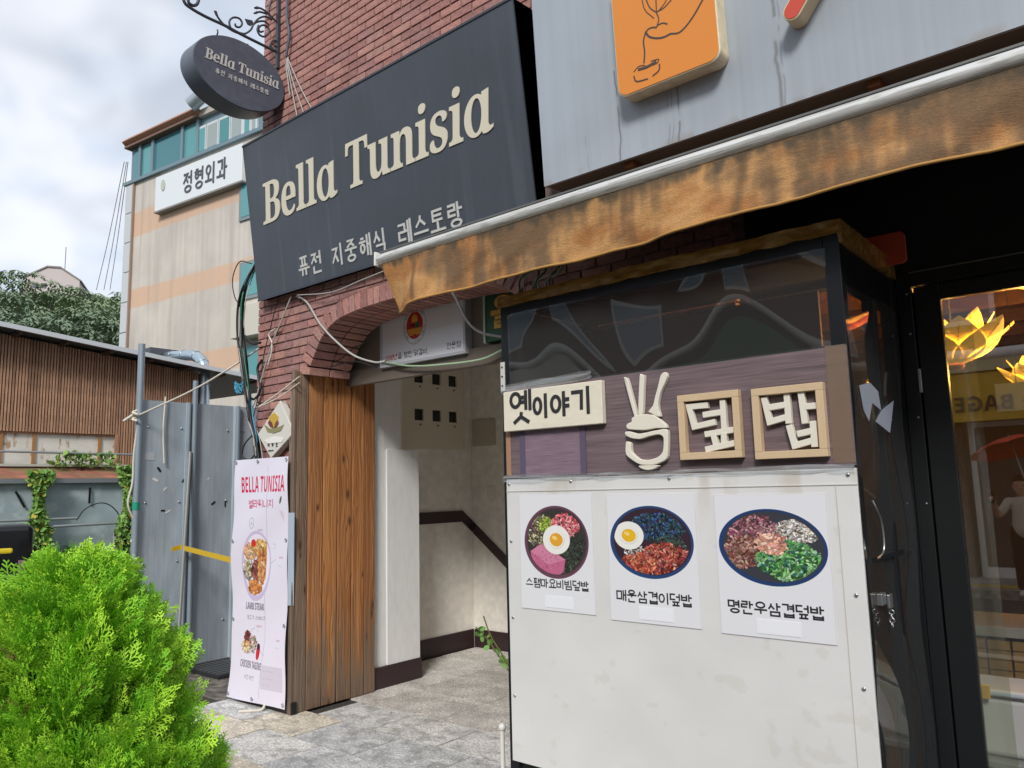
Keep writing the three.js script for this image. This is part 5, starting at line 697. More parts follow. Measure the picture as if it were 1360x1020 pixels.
  for (let i = 0; i < 8; i++) { const a0 = i / 8 * 6.2832, N = 6, pos = []; const P = (r, a) => { const f = 1 - 0.1 * Math.cos((a - a0 - 0.3927) * 4) * (r / 0.52); return V3(Math.cos(a) * r, -0.62 * r * r - (f - 1) * 0.2, Math.sin(a) * r); }; for (let j = 0; j < N; j++) for (let k = 0; k < N; k++) { const r0 = j / N * 0.52, r1 = (j + 1) / N * 0.52, b0 = a0 + k / N * 0.7854, b1 = a0 + (k + 1) / N * 0.7854; for (const p of [P(r0, b0), P(r1, b1), P(r1, b0), P(r0, b0), P(r0, b1), P(r1, b1)]) pos.push(p.x, p.y, p.z); } const g = new THREE.BufferGeometry(); g.setAttribute('position', new THREE.Float32BufferAttribute(pos, 3)); g.computeVertexNormals(); g.applyQuaternion(qn); g.translate(top.x, top.y, top.z); part(u, 'canopy_panel', g, cm); const e = V3(Math.cos(a0) * 0.52, -0.62 * 0.27 - 0.012, Math.sin(a0) * 0.52).applyQuaternion(qn).add(top); part(u, 'rib', rod(top.clone().addScaledVector(ax, -0.012), e, 0.003, 0.003, 5), M.blackMetal); }
}
// ---------------------------------------------------------------- steel hoarding beside the alley
{
  const X = -7.19, H = 2.5, fm = std(0xffffff, 0.45, { metalness: 0.15, map: dtex(512, 1024, (u, v) => { const s = fbm(u * 60, v * 2, 601, 3), n = fbm(u * 5, v * 8, 603, 4), sc = sm(0.74, 0.82, fbm(u * 22 + v * 5, v * 60, 605, 3)); let c = [182, 195, 205].map((q) => q * (0.86 + 0.2 * n + 0.1 * (s - 0.5))); c = mix3(c, [190, 196, 200], sc * 0.4); return c.map(cl); }) });
  const t = thing('steel_hoarding', 'grey corrugated steel hoarding panels beside the brick pier', 'fence', [X, 0, -3.9]);
  const cols = [[-3.25, -3.66], [-3.72, -4.16], [-4.22, -4.66], [-4.72, -5.16], [-5.22, -5.66]];
  for (const [a, b] of cols) { part(t, 'panel', bx(X - 0.012, X, 0.03, H, b, a), fm); const rib = new THREE.CylinderGeometry(0.03, 0.03, H - 0.03, 12, 1, false); rib.translate(X - 0.012, H / 2 + 0.015, b - 0.03); part(t, 'rib', rib, fm); }
  const pm = std(0x9aa8b2, 0.4, { metalness: 0.3 }); part(t, 'post', rod([X + 0.02, 0, -3.215], [X + 0.02, 3.02, -3.205], 0.03), pm); part(t, 'post', rod([X + 0.03, 0, -3.745], [X + 0.03, 2.72, -3.735], 0.024), pm); part(t, 'post', rod([X + 0.028, 0, -3.68], [X + 0.028, 2.5, -3.68], 0.02), pm); part(t, 'post', rod([X + 0.028, 0, -4.2], [X + 0.028, 2.5, -4.2], 0.022), pm);
  for (const y of [1.75, 0.6]) part(t, 'rail', rod([X - 0.06, y, -3.2], [X - 0.06, y, -5.6], 0.02), pm);
  const scr = new THREE.SphereGeometry(0.011, 8, 6); for (const z of [-3.3, -3.62, -3.77, -4.1, -4.27]) for (const y of [0.4, 1.0, 1.55, 2.25]) piece(t, 'bolt', scr, M.steel, X + 0.003, y, z);
  const rd = rng(61), bits = [[M.black, 'scrap of black tape stuck to the steel hoarding', 6], [M.white, 'scrap of white paper stuck to the steel hoarding', 5]];
  for (const [m, l, n] of bits) for (let i = 0; i < n; i++) { const z = -3.3 - rd() * 0.85, y = 0.9 + rd() * 1.0; solo('tape_scrap', new THREE.BoxGeometry(0.002, 0.02 + rd() * 0.04, 0.012 + rd() * 0.012).rotateX(rd() * 3).translate(X + 0.002, y, z), m, l, 'tape', m === M.black ? 'black scraps on the hoarding' : 'white scraps on the hoarding'); }
  const lab = atX(198, 606, X); solo('sticker', bx(X + 0.001, X + 0.003, lab.y - 0.035, lab.y + 0.035, lab.z - 0.055, lab.z + 0.055), std(0xb4bcc2, 0.5), 'pale rectangular sticker on the steel hoarding near the end post', 'sticker');
  const gt = atX(184, 672, X + 0.05); solo('green_tape', new THREE.CylinderGeometry(0.0325, 0.0325, 0.07, 12).translate(X + 0.02, gt.y, -3.21), std(0x1f9a78, 0.5), 'green tape wrapped round the end post of the hoarding', 'tape');
  const p0 = atX(236, 812, X + 0.1), p1 = atX(253, 600, X + 0.05); solo('leaning_pole', rod(V3(p0.x + 0.2, 0.0, p0.z + 0.1), V3(X + 0.045, p1.y, p1.z), 0.017), std(0x9a9c98, 0.5, { metalness: 0.4 }), 'thin grey pole leaning against the steel hoarding', 'pole');
  const y0 = atX(240, 727, X + 0.09), y1 = atZ(318, 746, -3.5); const yb = std(0xd9b52c, 0.5);
  solo('yellow_ribbon', (() => { const a = V3(X + 0.1, y0.y, y0.z), b = V3(y1.x - 0.05, y1.y, -3.5), g = bar(a, b, 0.005, 0.045); const c = bar(V3(X + 0.12, y0.y - 0.01, y0.z + 0.1), V3(X + 0.1, y0.y + 0.005, y0.z), 0.006, 0.04); return merge([g, c]); })(), yb, 'yellow barrier ribbon tied from the leaning pole to the pier', 'ribbon');
  // ropes
  const r0 = atX(183, 551, X + 0.04), kn = V3(r0.x, r0.y, -3.2); const far = atZ(345, 462, -3.55), hang0 = atX(220, 527, X + 0.03), hang1 = atX(218, 615, X + 0.03);
  solo('rope', tube([kn, V3((kn.x + far.x) / 2, (kn.y + far.y) / 2 - 0.03, -3.4), far, atZ(372, 435, -3.47)], 0.008, 40, 6), M.rope, 'pale rope stretched from the hoarding post up to the pier', 'rope');
  solo('rope', tube([hang0, V3(hang0.x, (hang0.y + hang1.y) / 2, hang0.z + 0.01), hang1], 0.009, 20, 6), M.rope, 'white rope end hanging down over the hoarding panel', 'rope');
  solo('rope', tube([kn, atX(178, 600, X + 0.02), atX(176, 640, X + 0.03), atX(170, 670, X + 0.03), atX(180, 698, X + 0.02), atX(174, 720, X + 0.02)], 0.009, 40, 6), M.rope, 'white rope dangling beside the hoarding end post', 'rope');
  const kt = []; for (let i = 0; i < 6; i++) kt.push(V3(kn.x + Math.cos(i * 2.1) * 0.03, kn.y + (i - 3) * 0.02, kn.z + 0.03 + Math.sin(i * 2.1) * 0.03)); kt.push(V3(kn.x - 0.05, kn.y - 0.06, kn.z + 0.12)); solo('rope_knot', tube(kt, 0.012, 50, 6), M.rope, 'bundled rope knot tied on the hoarding post', 'rope');
}
// ---------------------------------------------------------------- slatted shed
{
  const X = -11, t = thing('slatted_shed', 'low shed clad in upright brown wooden slats with white lower wall', 'shed', [-12, 0, -4.5]);
  const sl = [[186, 142, 112], [176, 134, 106], [192, 150, 120], [164, 126, 100], [184, 146, 118]].map((c, i) => std(0xffffff, 0.8, { map: dtex(32, 256, (u, v) => { const n = fbm(u * 6, v * 12, 620 + i, 3); return c.map((q) => cl(q * (0.7 + 0.6 * n))); }) }));
  const rd = rng(62), z0 = -2.5, z1 = -5.78, n = 92; part(t, 'wall', bx(X - 2.5, X - 0.06, 0, 3.45, z1, z0), std(0x7a6450, 0.9));
  const box = new THREE.BoxGeometry(1, 1, 1), eave = (z) => 3.74 + (z + 3.15) * 0.096;
  for (let i = 0; i < n; i++) { const z = z0 - (i + 0.5) * (z0 - z1) / n, bot = z > -4.62 ? 2.465 : 1.9, topY = eave(z) - 0.05; const m = piece(t, 'slat', box, sl[Math.floor(rd() * 5)], X - 0.02 + rd() * 0.006, (bot + topY) / 2, z); m.scale.set(0.035, topY - bot, 0.0215); }
  part(t, 'slat_frame', merge([bx(X - 0.05, X - 0.0375, 2.44, 2.463, -4.62, z0), bx(X - 0.05, X + 0.005, 1.9, 2.463, -4.645, -4.625)]), sl[0]);
  const ww = std(0xffffff, 0.85, { map: dtex(512, 128, (u, v) => { const nn = fbm(u * 14, v * 5, 631, 4), ru = sm(0.6, 0.8, fbm(u * 40, v * 3, 633, 4)); return mix3([226, 222, 212].map((q) => q * (0.92 + 0.12 * nn)), [150, 110, 70], ru * 0.7).map(cl); }) });
  part(t, 'white_wall', bx(X - 0.0595, X - 0.052, 2.04, 2.439, -4.62, z0), ww);
  for (const z of [-3.25, -3.62, -4.42]) part(t, 'rusty_upright', bx(X - 0.051, X - 0.03, 2.04, 2.44, z - 0.018, z + 0.018), std(0xa87a4c, 0.85));
  // tin roof edge, dark roof sheet
  part(t, 'roof', (() => { const a = [[0.28, 0], [0.28, -0.05], [-3, 0.2], [-3, 0.25]]; const g = bx(-14, X + 0.28, 0, 0.05, -7.3, -1.5); const p = g.attributes.position; for (let i = 0; i < p.count; i++) p.setY(i, p.getY(i) + eave(p.getZ(i)) + (X + 0.28 - p.getX(i)) * 0.02 - 0.02); g.computeVertexNormals(); return g; })(), std(0x4c5056, 0.6));
  part(t, 'roof_edge', bar(V3(X + 0.3, eave(-1.5) + 0.0, -1.5), V3(X + 0.3, eave(-7.3) + 0.0, -7.3), 0.035, 0.06), std(0xdadfe2, 0.45, { metalness: 0.1 }));
  for (let i = 0; i < 9; i++) { const z = -2.2 - i * 0.55; part(t, 'rafter_end', bx(X, X + 0.27, eave(z) - 0.07, eave(z) - 0.03, z - 0.02, z + 0.02), std(0x5a4636, 0.8)); }
  // lean-to in front
  const lt = thing('lean_to', 'low lean-to with faded red sheet roof and grey tarpaulin wall', 'lean-to', [-10.4, 0, -3.9]);
  part(lt, 'sheet_roof', (() => { const g = bx(-10.98, -10.45, 0, 0.02, -4.75, -2.2); const p = g.attributes.position; for (let i = 0; i < p.count; i++) p.setY(i, p.getY(i) + 1.84 + (-10.45 - p.getX(i)) * 0.3); g.computeVertexNormals(); return metreUV(g); })(), std(0xffffff, 0.85, { map: dtex(256, 256, (u, v) => { const nn = fbm(u * 8, v * 8, 641, 4), m = sm(0.5, 0.7, fbm(u * 5, v * 5 + 3, 643, 4)); return mix3([158, 104, 84].map((q) => q * (0.8 + 0.4 * nn)), [128, 122, 78], m * 0.7).map(cl); }) }));
  part(lt, 'roof_edge', bx(-10.45, -10.42, 1.80, 1.855, -4.76, -2.2), std(0x8f9698, 0.5, { metalness: 0.4 })); part(lt, 'gutter', bx(-10.97, -10.9, 2.02, 2.05, -4.75, -2.2), std(0xc9cabf, 0.6));
  part(lt, 'tarpaulin_wall', (() => { const g = new THREE.PlaneGeometry(2.6, 1.8, 40, 30), p = g.attributes.position; for (let i = 0; i < p.count; i++) p.setZ(i, 0.03 * fbm(p.getX(i) * 3, p.getY(i) * 3, 651, 4)); g.computeVertexNormals(); g.rotateY(Math.PI / 2); g.translate(-10.5, 0.9, -3.5); return g; })(), std(0xffffff, 0.55, { map: dtex(512, 512, (u, v) => { const a = fbm(u * 6, v * 6, 661, 5), s = sm(0.55, 0.75, fbm(u * 18, v * 12, 663, 4)), k = 0.8 + 0.35 * a; return mix3([166 * k, 182 * k, 184 * k], [204, 214, 214], s * 0.5).map(cl); }), side: THREE.DoubleSide }));
  for (const [z, y, l, a] of [[-3.32, 1.72, 0.22, 0.5], [-4.1, 1.74, 0.2, 0]]) part(lt, 'strap', new THREE.BoxGeometry(0.012, l, 0.024).rotateX(a).translate(-10.46, y - l / 2, z), M.black);
  for (let i = 0; i < 4; i++) part(lt, 'picket', bx(-10.46, -10.44, 0.5, 1.16 - (i % 2) * 0.05, -4.46 - i * 0.07, -4.41 - i * 0.07), std(0xb9b9ae, 0.8));
  // pipes
  const pipe = std(0xa9aeb0, 0.4, { metalness: 0.5 });
  solo('pipe_rail', tube([V3(-10.3, 1.37, -2.4), V3(-10.3, 1.365, -3.9)], 0.016, 4, 8), pipe, 'horizontal metal pipe rail before the tarpaulin wall, ending at the hoop', 'rail'); solo('pipe_rail', tube([V3(-10.2, 1.28, -3.6), V3(-10.2, 1.29, -4.9)], 0.017, 4, 8), pipe, 'metal pipe rail before the pickets, below the hoop', 'rail'); solo('pipe_rail', tube([V3(-10.75, 2.2, -2.4), V3(-10.75, 2.18, -4.9)], 0.014, 4, 8), pipe, 'metal pipe rail above the lean-to roof', 'rail');
  solo('wire_hoop', tube([V3(-10.25, 1.34, -3.88), V3(-10.25, 1.47, -3.97), V3(-10.25, 1.54, -4.12), V3(-10.25, 1.52, -4.25), V3(-10.25, 1.42, -4.36), V3(-10.25, 1.32, -4.4)], 0.007, 30, 6), M.cableBlack, 'bent black wire hoop between the pipe rails', 'wire');
  solo('clamp', merge([bx(-10.72, -10.66, 1.86, 1.95, -4.82, -4.62, 0.02), rod([-10.69, 1.9, -4.9], [-10.69, 1.9, -4.55], 0.02)]), pipe, 'grey pipe clamp at the end of the upper rail', 'clamp');
  // silver duct
  const du = thing('ventilation_duct', 'shiny silver spiral duct bending down at shed roof', 'duct', [-9.9, 2.0, -5.6]); const dp = [atZ(222, 474, -5.9), atZ(250, 472, -5.9), atZ(262, 474, -5.9), atZ(269, 482, -5.9), atZ(271, 496, -5.9), atZ(270, 545, -5.9)];
  part(du, 'pipe', tube(dp, 0.085, 60, 16), std(0xb9cad2, 0.3, { metalness: 0.85 })); for (const k of [0.1, 0.3, 0.5, 0.62, 0.8]) { const c = new THREE.CatmullRomCurve3(dp), q = c.getPointAt(k), d = c.getTangentAt(k), g = new THREE.TorusGeometry(0.086, 0.006, 6, 20); g.applyQuaternion(new THREE.Quaternion().setFromUnitVectors(V3(0, 0, 1), d)); g.translate(q.x, q.y, q.z); part(du, 'seam', g, M.steel); }
  part(du, 'hood', metreUV(bx(dp[0].x - 0.9, dp[0].x + 0.05, dp[0].y + 0.02, dp[0].y + 0.12, -6.2, -5.6)), std(0x53565e, 0.7));
}
// ---------------------------------------------------------------- clinic building behind
{
  const O = V3(-21.918, 0, -10), ang = Math.atan2(0.47, 3.87), U = V3(Math.cos(ang), 0, -Math.sin(ang)), N = V3(Math.sin(ang), 0, Math.cos(ang));
  const t = thing('clinic_building', 'beige rendered building with orange bands and teal glazed top floor', 'building', [O.x, 0, O.z]); t.rotation.y = ang; t.base = V3(0, 0, 0);
  const loc = (px, py, d = 0) => { const h = hit(px, py, O.clone().addScaledVector(N, d), N).sub(O); return [h.dot(U), h.y]; };
  const xl = loc(162, 440)[0], xr = 9.5, sill = loc(172, 247)[1];
  const bands = [[loc(177, 285)[1] + 0.02, loc(177, 315)[1]], [loc(172, 387)[1], loc(172, 410)[1]], [loc(300, 462)[1], loc(300, 490)[1]]]; 
  const W = xr - xl, tex = dtex(1024, 1024, (u, v) => { const x = u * W, y = v * sill, n = fbm(x * 1.2, y * 1.2, 701, 4), st = fbm(x * 9, y * 0.35, 703, 4), drip = sm(0.55, 0.8, fbm(x * 5, y * 0.25 + 4, 705, 4)); let c = [200, 192, 182].map((q) => q * (0.9 + 0.16 * n + 0.12 * (st - 0.5))); for (const [a, b] of bands) { const wob = (fbm(x * 2, y * 3, 707, 3) - 0.5) * 0.06, inn = sm(b - 0.05, b + 0.03, y + wob) * sm(a + 0.05, a - 0.03, y + wob); c = mix3(c, [212, 172, 142], inn * (0.75 + 0.3 * (n - 0.5))); } c = mix3(c, [160, 150, 140], drip * 0.3); return c.map(cl); });
  const front = (name, x0, x1, y0, y1, d0, d1, m) => part(t, name, bx(x0, x1, y0, y1, d0, d1), m);
  const wallM = std(0xffffff, 0.9, { map: tex }); const wg = bx(xl, xr, 0, sill, -9, 0); { const p = wg.attributes.position, uv = wg.attributes.uv; for (let i = 0; i < p.count; i++) uv.setXY(i, (p.getX(i) - xl) / W, p.getY(i) / sill); } part(t, 'wall', wg, wallM);
  const pil = loc(170, 440)[0]; for (let k = 0; k < 12; k++) front('corner_block', xl - 0.03, pil, 0.02 + k * sill / 12, (k + 1) * sill / 12 - 0.01, -0.02, 0.06, M.cornerB ??= std(0xc3c6c8, 0.8)); front('corner_pipe', pil + 0.02, pil + 0.08, 0, sill, 0.002, 0.07, std(0x9a8474, 0.7));
  const top = loc(170, 216)[1] + 0.15; 
  // glazed top floor
  const Y1 = loc(175, 222)[1] + 0.0, fm = std(0x6f8690, 0.5), teal = [phys(0x4f8c8e, 0.08, { metalness: 0.1 }), phys(0x5b9a9c, 0.08), phys(0x447c84, 0.08)], pale = phys(0x9aa4a2, 0.2);
  front('sill', xl - 0.12, xr, sill, sill + 0.1, -1, 0.1, fm); const top2 = loc(176, 197)[1];
  const cuts = [175, 184, 201, 239, 259].map((q) => loc(q, 235)[0]); 
  front('glazing_frame', xl - 0.02, xr, sill + 0.1, top2, -8.9, -0.08, fm);
  const panes = [[loc(175.5, 230)[0], loc(182, 230)[0], 0], [loc(186.5, 225)[0], loc(200.5, 225)[0], 1], [loc(202, 220)[0], loc(238, 220)[0], 2], [loc(242, 210)[0], loc(258, 210)[0], 1]];
  for (const [a, b, k] of panes) front('pane', a, b, sill + 0.12, top2 - 0.06, -0.078, -0.06, teal[k]);
  for (const q of [184.5, 201.2, 240, 260.5]) { const a = loc(q, 220)[0]; front('mullion', a - 0.06, a + 0.06, sill + 0.1, top2, -0.079, 0.0, fm); }
  const wf = std(0xc9cfd0, 0.5); [[262, 271, 1], [273, 287, 3], [289, 303, 0], [305, 319, 3], [322, 330, 1], [332, 338, 3]].forEach(([a, b, k]) => { const x0 = loc(a, 200)[0], x1 = loc(b, 200)[0]; const wn = front('window', x0 - 0.05, x1 + 0.05, sill + 0.11, top2 - 0.25, -0.079, -0.03, wf); part(wn, 'pane', bx(x0 + 0.03, x1 - 0.03, sill + 0.2, top2 - 0.33, -0.0295, -0.02), k === 3 ? pale : teal[k]); });
  // tiled eave
  const er = loc(266, 150)[0]; front('eave', xl - 0.12, er, top2 + 0.002, top2 + 0.07, -9, 0.12, std(0x7a5f52, 0.8)); const tm = std(0xffffff, 0.85, { map: noiseTex([168, 122, 98], 0.4, 4, 20, 128, 711) }), tg = new THREE.CylinderGeometry(0.1, 0.1, 0.26, 8); for (let i = 0; i < 26; i++) { const x = xl - 0.06 + (er - xl + 0.02) * i / 25; piece(t, 'roof_tile', tg, tm, x, top2 + 0.16, 0.06, 0.9, 0, 0); } front('roof', xl - 0.1, er, top2 + 0.072, top2 + 0.2, -9, 0.04, tm); front('roof', er, xr, top2 + 0.002, top2 + 0.2, -9, 0.05, std(0xb8b0a6, 0.8)); { const a = loc(266, 152)[0]; part(t, 'vent_pipe', rod([a, top2 + 0.25, 0.3], [a + 0.8, top2 + 0.75, 0.1], 0.2), std(0xaab4ba, 0.4, { metalness: 0.6 })); }
  // side windows lower right
  for (const [a, b, y0, y1] of [[319, 338, 295, 250], [319, 340, 400, 357], [320, 340, 520, 468]]) { const p = loc(a, y0), q = loc(b, y1); const wn = front('window', p[0], p[0] + 1.6, p[1], q[1] + 0.25, 0.003, 0.05, std(0x7d8c8e, 0.5)); part(wn, 'pane', bx(p[0] + 0.09, p[0] + 1.5, p[1] + 0.09, q[1] + 0.16, 0.051, 0.06), teal[1]); }
  const bx0 = loc(324, 412), bx1 = loc(342, 450); { const e = thing('wall_cabinet', 'beige cabinet with two knobs on the clinic wall', 'cabinet', [O.x, 0, O.z]); e.rotation.y = ang; e.base = V3(0, 0, 0); part(e, 'box', bx(bx0[0], bx0[0] + 1.2, bx1[1], bx0[1], 0.02, 0.4, 0.02), std(0xc9c4b6, 0.6)); for (const y of [bx0[1] - 0.12, bx1[1] + 0.12]) part(e, 'knob', bx(bx0[0] + 0.42, bx0[0] + 0.56, y - 0.08, y + 0.08, 0.401, 0.46, 0.02), std(0x77756c, 0.5)); }
  // sign
  const s = thing('clinic_sign', 'long white sign with dark lettering on the beige building', 'sign', [O.x, 0, O.z]); s.rotation.y = ang; s.base = V3(0, 0, 0); const a = loc(207, 236, 0.2), b = loc(321, 239, 0.2);
  part(s, 'box', bx(a[0], b[0], b[1], a[1], 0.01, 0.2, 0.01), std(0xdde2e4, 0.45)); part(s, 'edge', bx(a[0] - 0.02, b[0] + 0.02, b[1] - 0.05, b[1] - 0.002, 0.01, 0.21), std(0x8d8a86, 0.6));
  const l0 = loc(244, 240, 0.2), l1 = loc(305, 210, 0.2), w = (l1[0] - l0[0]) / 4; [...'정형외과'].forEach((ch, i) => { const g = solidStrokes(hangul(ch), w * 0.8, 0.6, 0.055, 0.02, 0.2); g.translate(l0[0] + i * w, (a[1] + b[1]) / 2 - 0.3, 0.001); part(s, 'letter', g, std(0x4d5257, 0.5)); });
  part(s, 'logo_mark', extr(new THREE.Shape(Array.from({ length: 14 }, (_, i) => new THREE.Vector2(loc(217, 246, 0.2)[0] + 0.1 * Math.cos(i / 14 * 6.28), loc(217, 246, 0.2)[1] + 0.17 * Math.sin(i / 14 * 6.28)))), 0.02, 0.2005), std(0xb6bfae, 0.5));
  for (const [x0, x1] of [[163, 128], [166, 138], [168, 146]]) { const h = hit(x0 + 2, 215, O, N), e = hit(x1, 385, V3(-30, 0, 0), V3(1, 0, 0)); solo('stay_wire', tube([h, h.clone().lerp(e, 0.5).add(V3(0, -0.2, 0)), e], 0.012, 12, 5), std(0xb9c0c6, 0.6), 'thin stay wire sloping from the clinic building corner to ground', 'wire', 'stay wires'); }
}
// ---------------------------------------------------------------- conifer shrub
{
  const bx0 = -3.13, bz0 = -1.19, t = thing('thuja_shrub', 'bright green cone-shaped thuja shrub with feathery sprays', 'shrub', [bx0, 0, bz0]);
  const rad = (y) => { const pts = [[0, 0.32], [0.2, 0.415], [0.42, 0.45], [0.7, 0.41], [0.95, 0.31], [1.13, 0.2], [1.26, 0.1], [1.34, 0.02]]; for (let i = 1; i < pts.length; i++) if (y <= pts[i][0]) return mix(pts[i - 1][1], pts[i][1], (y - pts[i - 1][0]) / (pts[i][0] - pts[i - 1][0])); return 0.01; };
  const bark = std(0x6a4a36, 0.9); part(t, 'trunk', rod([bx0, -0.02, bz0], [bx0, 0.92, bz0], 0.035, 0.008), bark);
  const r = rng(801), limbs = []; for (let i = 0; i < 30; i++) { const y = 0.15 + i * 0.027, a = i * 2.4, R = rad(y + 0.2) * 0.75; limbs.push(rod([bx0, y, bz0], [bx0 + Math.cos(a) * R, y + 0.25, bz0 + Math.sin(a) * R], 0.009, 0.003, 5)); } part(t, 'limbs', merge(limbs), bark);
  // one flat spray
  const spray = (seed) => { const q = rng(seed), pos = []; const quad = (x0, y0, x1, y1, w, zb) => { const dx = x1 - x0, dy = y1 - y0, l = Math.hypot(dx, dy), nx = -dy / l * w, ny = dx / l * w; const z0 = (y0 * y0) * 0.9, z1 = (y1 * y1) * 0.9 + zb; pos.push(x0 - nx * 0.6, y0 - ny * 0.6, z0, x0 + nx, y0 + ny, z0, x1 + nx * 0.75, y1 + ny * 0.75, z1, x0 - nx * 0.6, y0 - ny * 0.6, z0, x1 + nx * 0.75, y1 + ny * 0.75, z1, x1 - nx * 0.75, y1 - ny * 0.75, z1); };
    quad(0, 0, 0, 0.15, 0.0024, 0); for (let i = 0; i < 6; i++) for (const s of [-1, 1]) { const y = 0.02 + i * 0.022 + (s > 0 ? 0.01 : 0), L = 0.056 * (1 - i / 7.2) + 0.014, a = s * (0.75 + q() * 0.25), ex = Math.sin(a) * L, ey = y + Math.cos(a) * L, zb = (q() - 0.5) * 0.012; quad(0, y, ex, ey, 0.0026, zb); const n = Math.max(2, Math.round(L / 0.0165)); for (let k = 1; k <= n; k++) for (const s2 of [-1, 1]) { const f = k / (n + 0.15), bxx = ex * f, byy = y + (ey - y) * f, l2 = 0.019 * (1.1 - f * 0.55), a2 = a + s2 * 0.7; quad(bxx, byy, bxx + Math.sin(a2) * l2, byy + Math.cos(a2) * l2, 0.003, zb * f + (q() - 0.5) * 0.004); } }
    const g = new THREE.BufferGeometry(); g.setAttribute('position', new THREE.Float32BufferAttribute(pos, 3)); g.computeVertexNormals(); return g; };
  const leaf = std(0xffffff, 0.7, { side: THREE.DoubleSide });
  const variants = [spray(11), spray(12), spray(13)], N = 2500, dm = new THREE.Object3D(), col = new THREE.Color();
  variants.forEach((g, vi) => {
    const im = new THREE.InstancedMesh(g, leaf, N); im.name = 'foliage'; im.userData.kind = 'stuff'; im.castShadow = im.receiveShadow = true; let k = 0; const rr = rng(820 + vi);
    while (k < N) {
      // a plume: sprays that share a direction
      const y = Math.pow(rr(), 0.85) * 1.28 + 0.03, a = rr() * 6.2832, R = rad(y) * (0.86 + 0.28 * vn(a * 1.6 + 3, y * 4, 831)), inner = 0.72 + rr() * 0.2, pdir = V3(Math.cos(a) * 0.75, 0.72 + rr() * 0.5, Math.sin(a) * 0.75).normalize(), pc = V3(Math.cos(a) * R * inner, y, Math.sin(a) * R * inner), side = V3(-Math.sin(a), 0, Math.cos(a));
      const m = 18 + Math.floor(rr() * 12);
      for (let i = 0; i < m && k < N; i++) { const f = rr(), o = pc.clone().addScaledVector(pdir, (f - 0.55) * 0.2).addScaledVector(side, (rr() - 0.5) * 0.15 * (1.1 - f)).add(V3((rr() - 0.5) * 0.05, (rr() - 0.5) * 0.05, (rr() - 0.5) * 0.05));
        const d = pdir.clone().add(V3((rr() - 0.5) * 0.7, (rr() - 0.5) * 0.5, (rr() - 0.5) * 0.7)).addScaledVector(side, (rr() - 0.5) * 0.8).normalize(); const rq = Math.hypot(o.x, o.z), lim = rad(o.y + 0.06) + 0.03; if (rq > lim) { o.x *= lim / rq; o.z *= lim / rq; } if (o.y > 1.29) o.y = 1.29 - rr() * 0.15;
        dm.position.copy(o); dm.quaternion.setFromUnitVectors(V3(0, 1, 0), d); dm.rotateY(rr() * 6.2832); const s = (0.55 + rr() * 0.5) * (rr() < 0.05 ? 1.3 : 1); dm.scale.set(s, s, s); dm.updateMatrix(); im.setMatrixAt(k, dm.matrix);
        const tn = Math.pow(rr(), 1.4); col.setRGB(mix(0.19, 0.5, tn), mix(0.5, 0.82, tn), mix(0.02, 0.05, tn)); if (rr() < 0.018) col.setRGB(0.3, 0.19, 0.08); im.setColorAt(k, col); k++; }
    }
    t.add(im);
  });
}
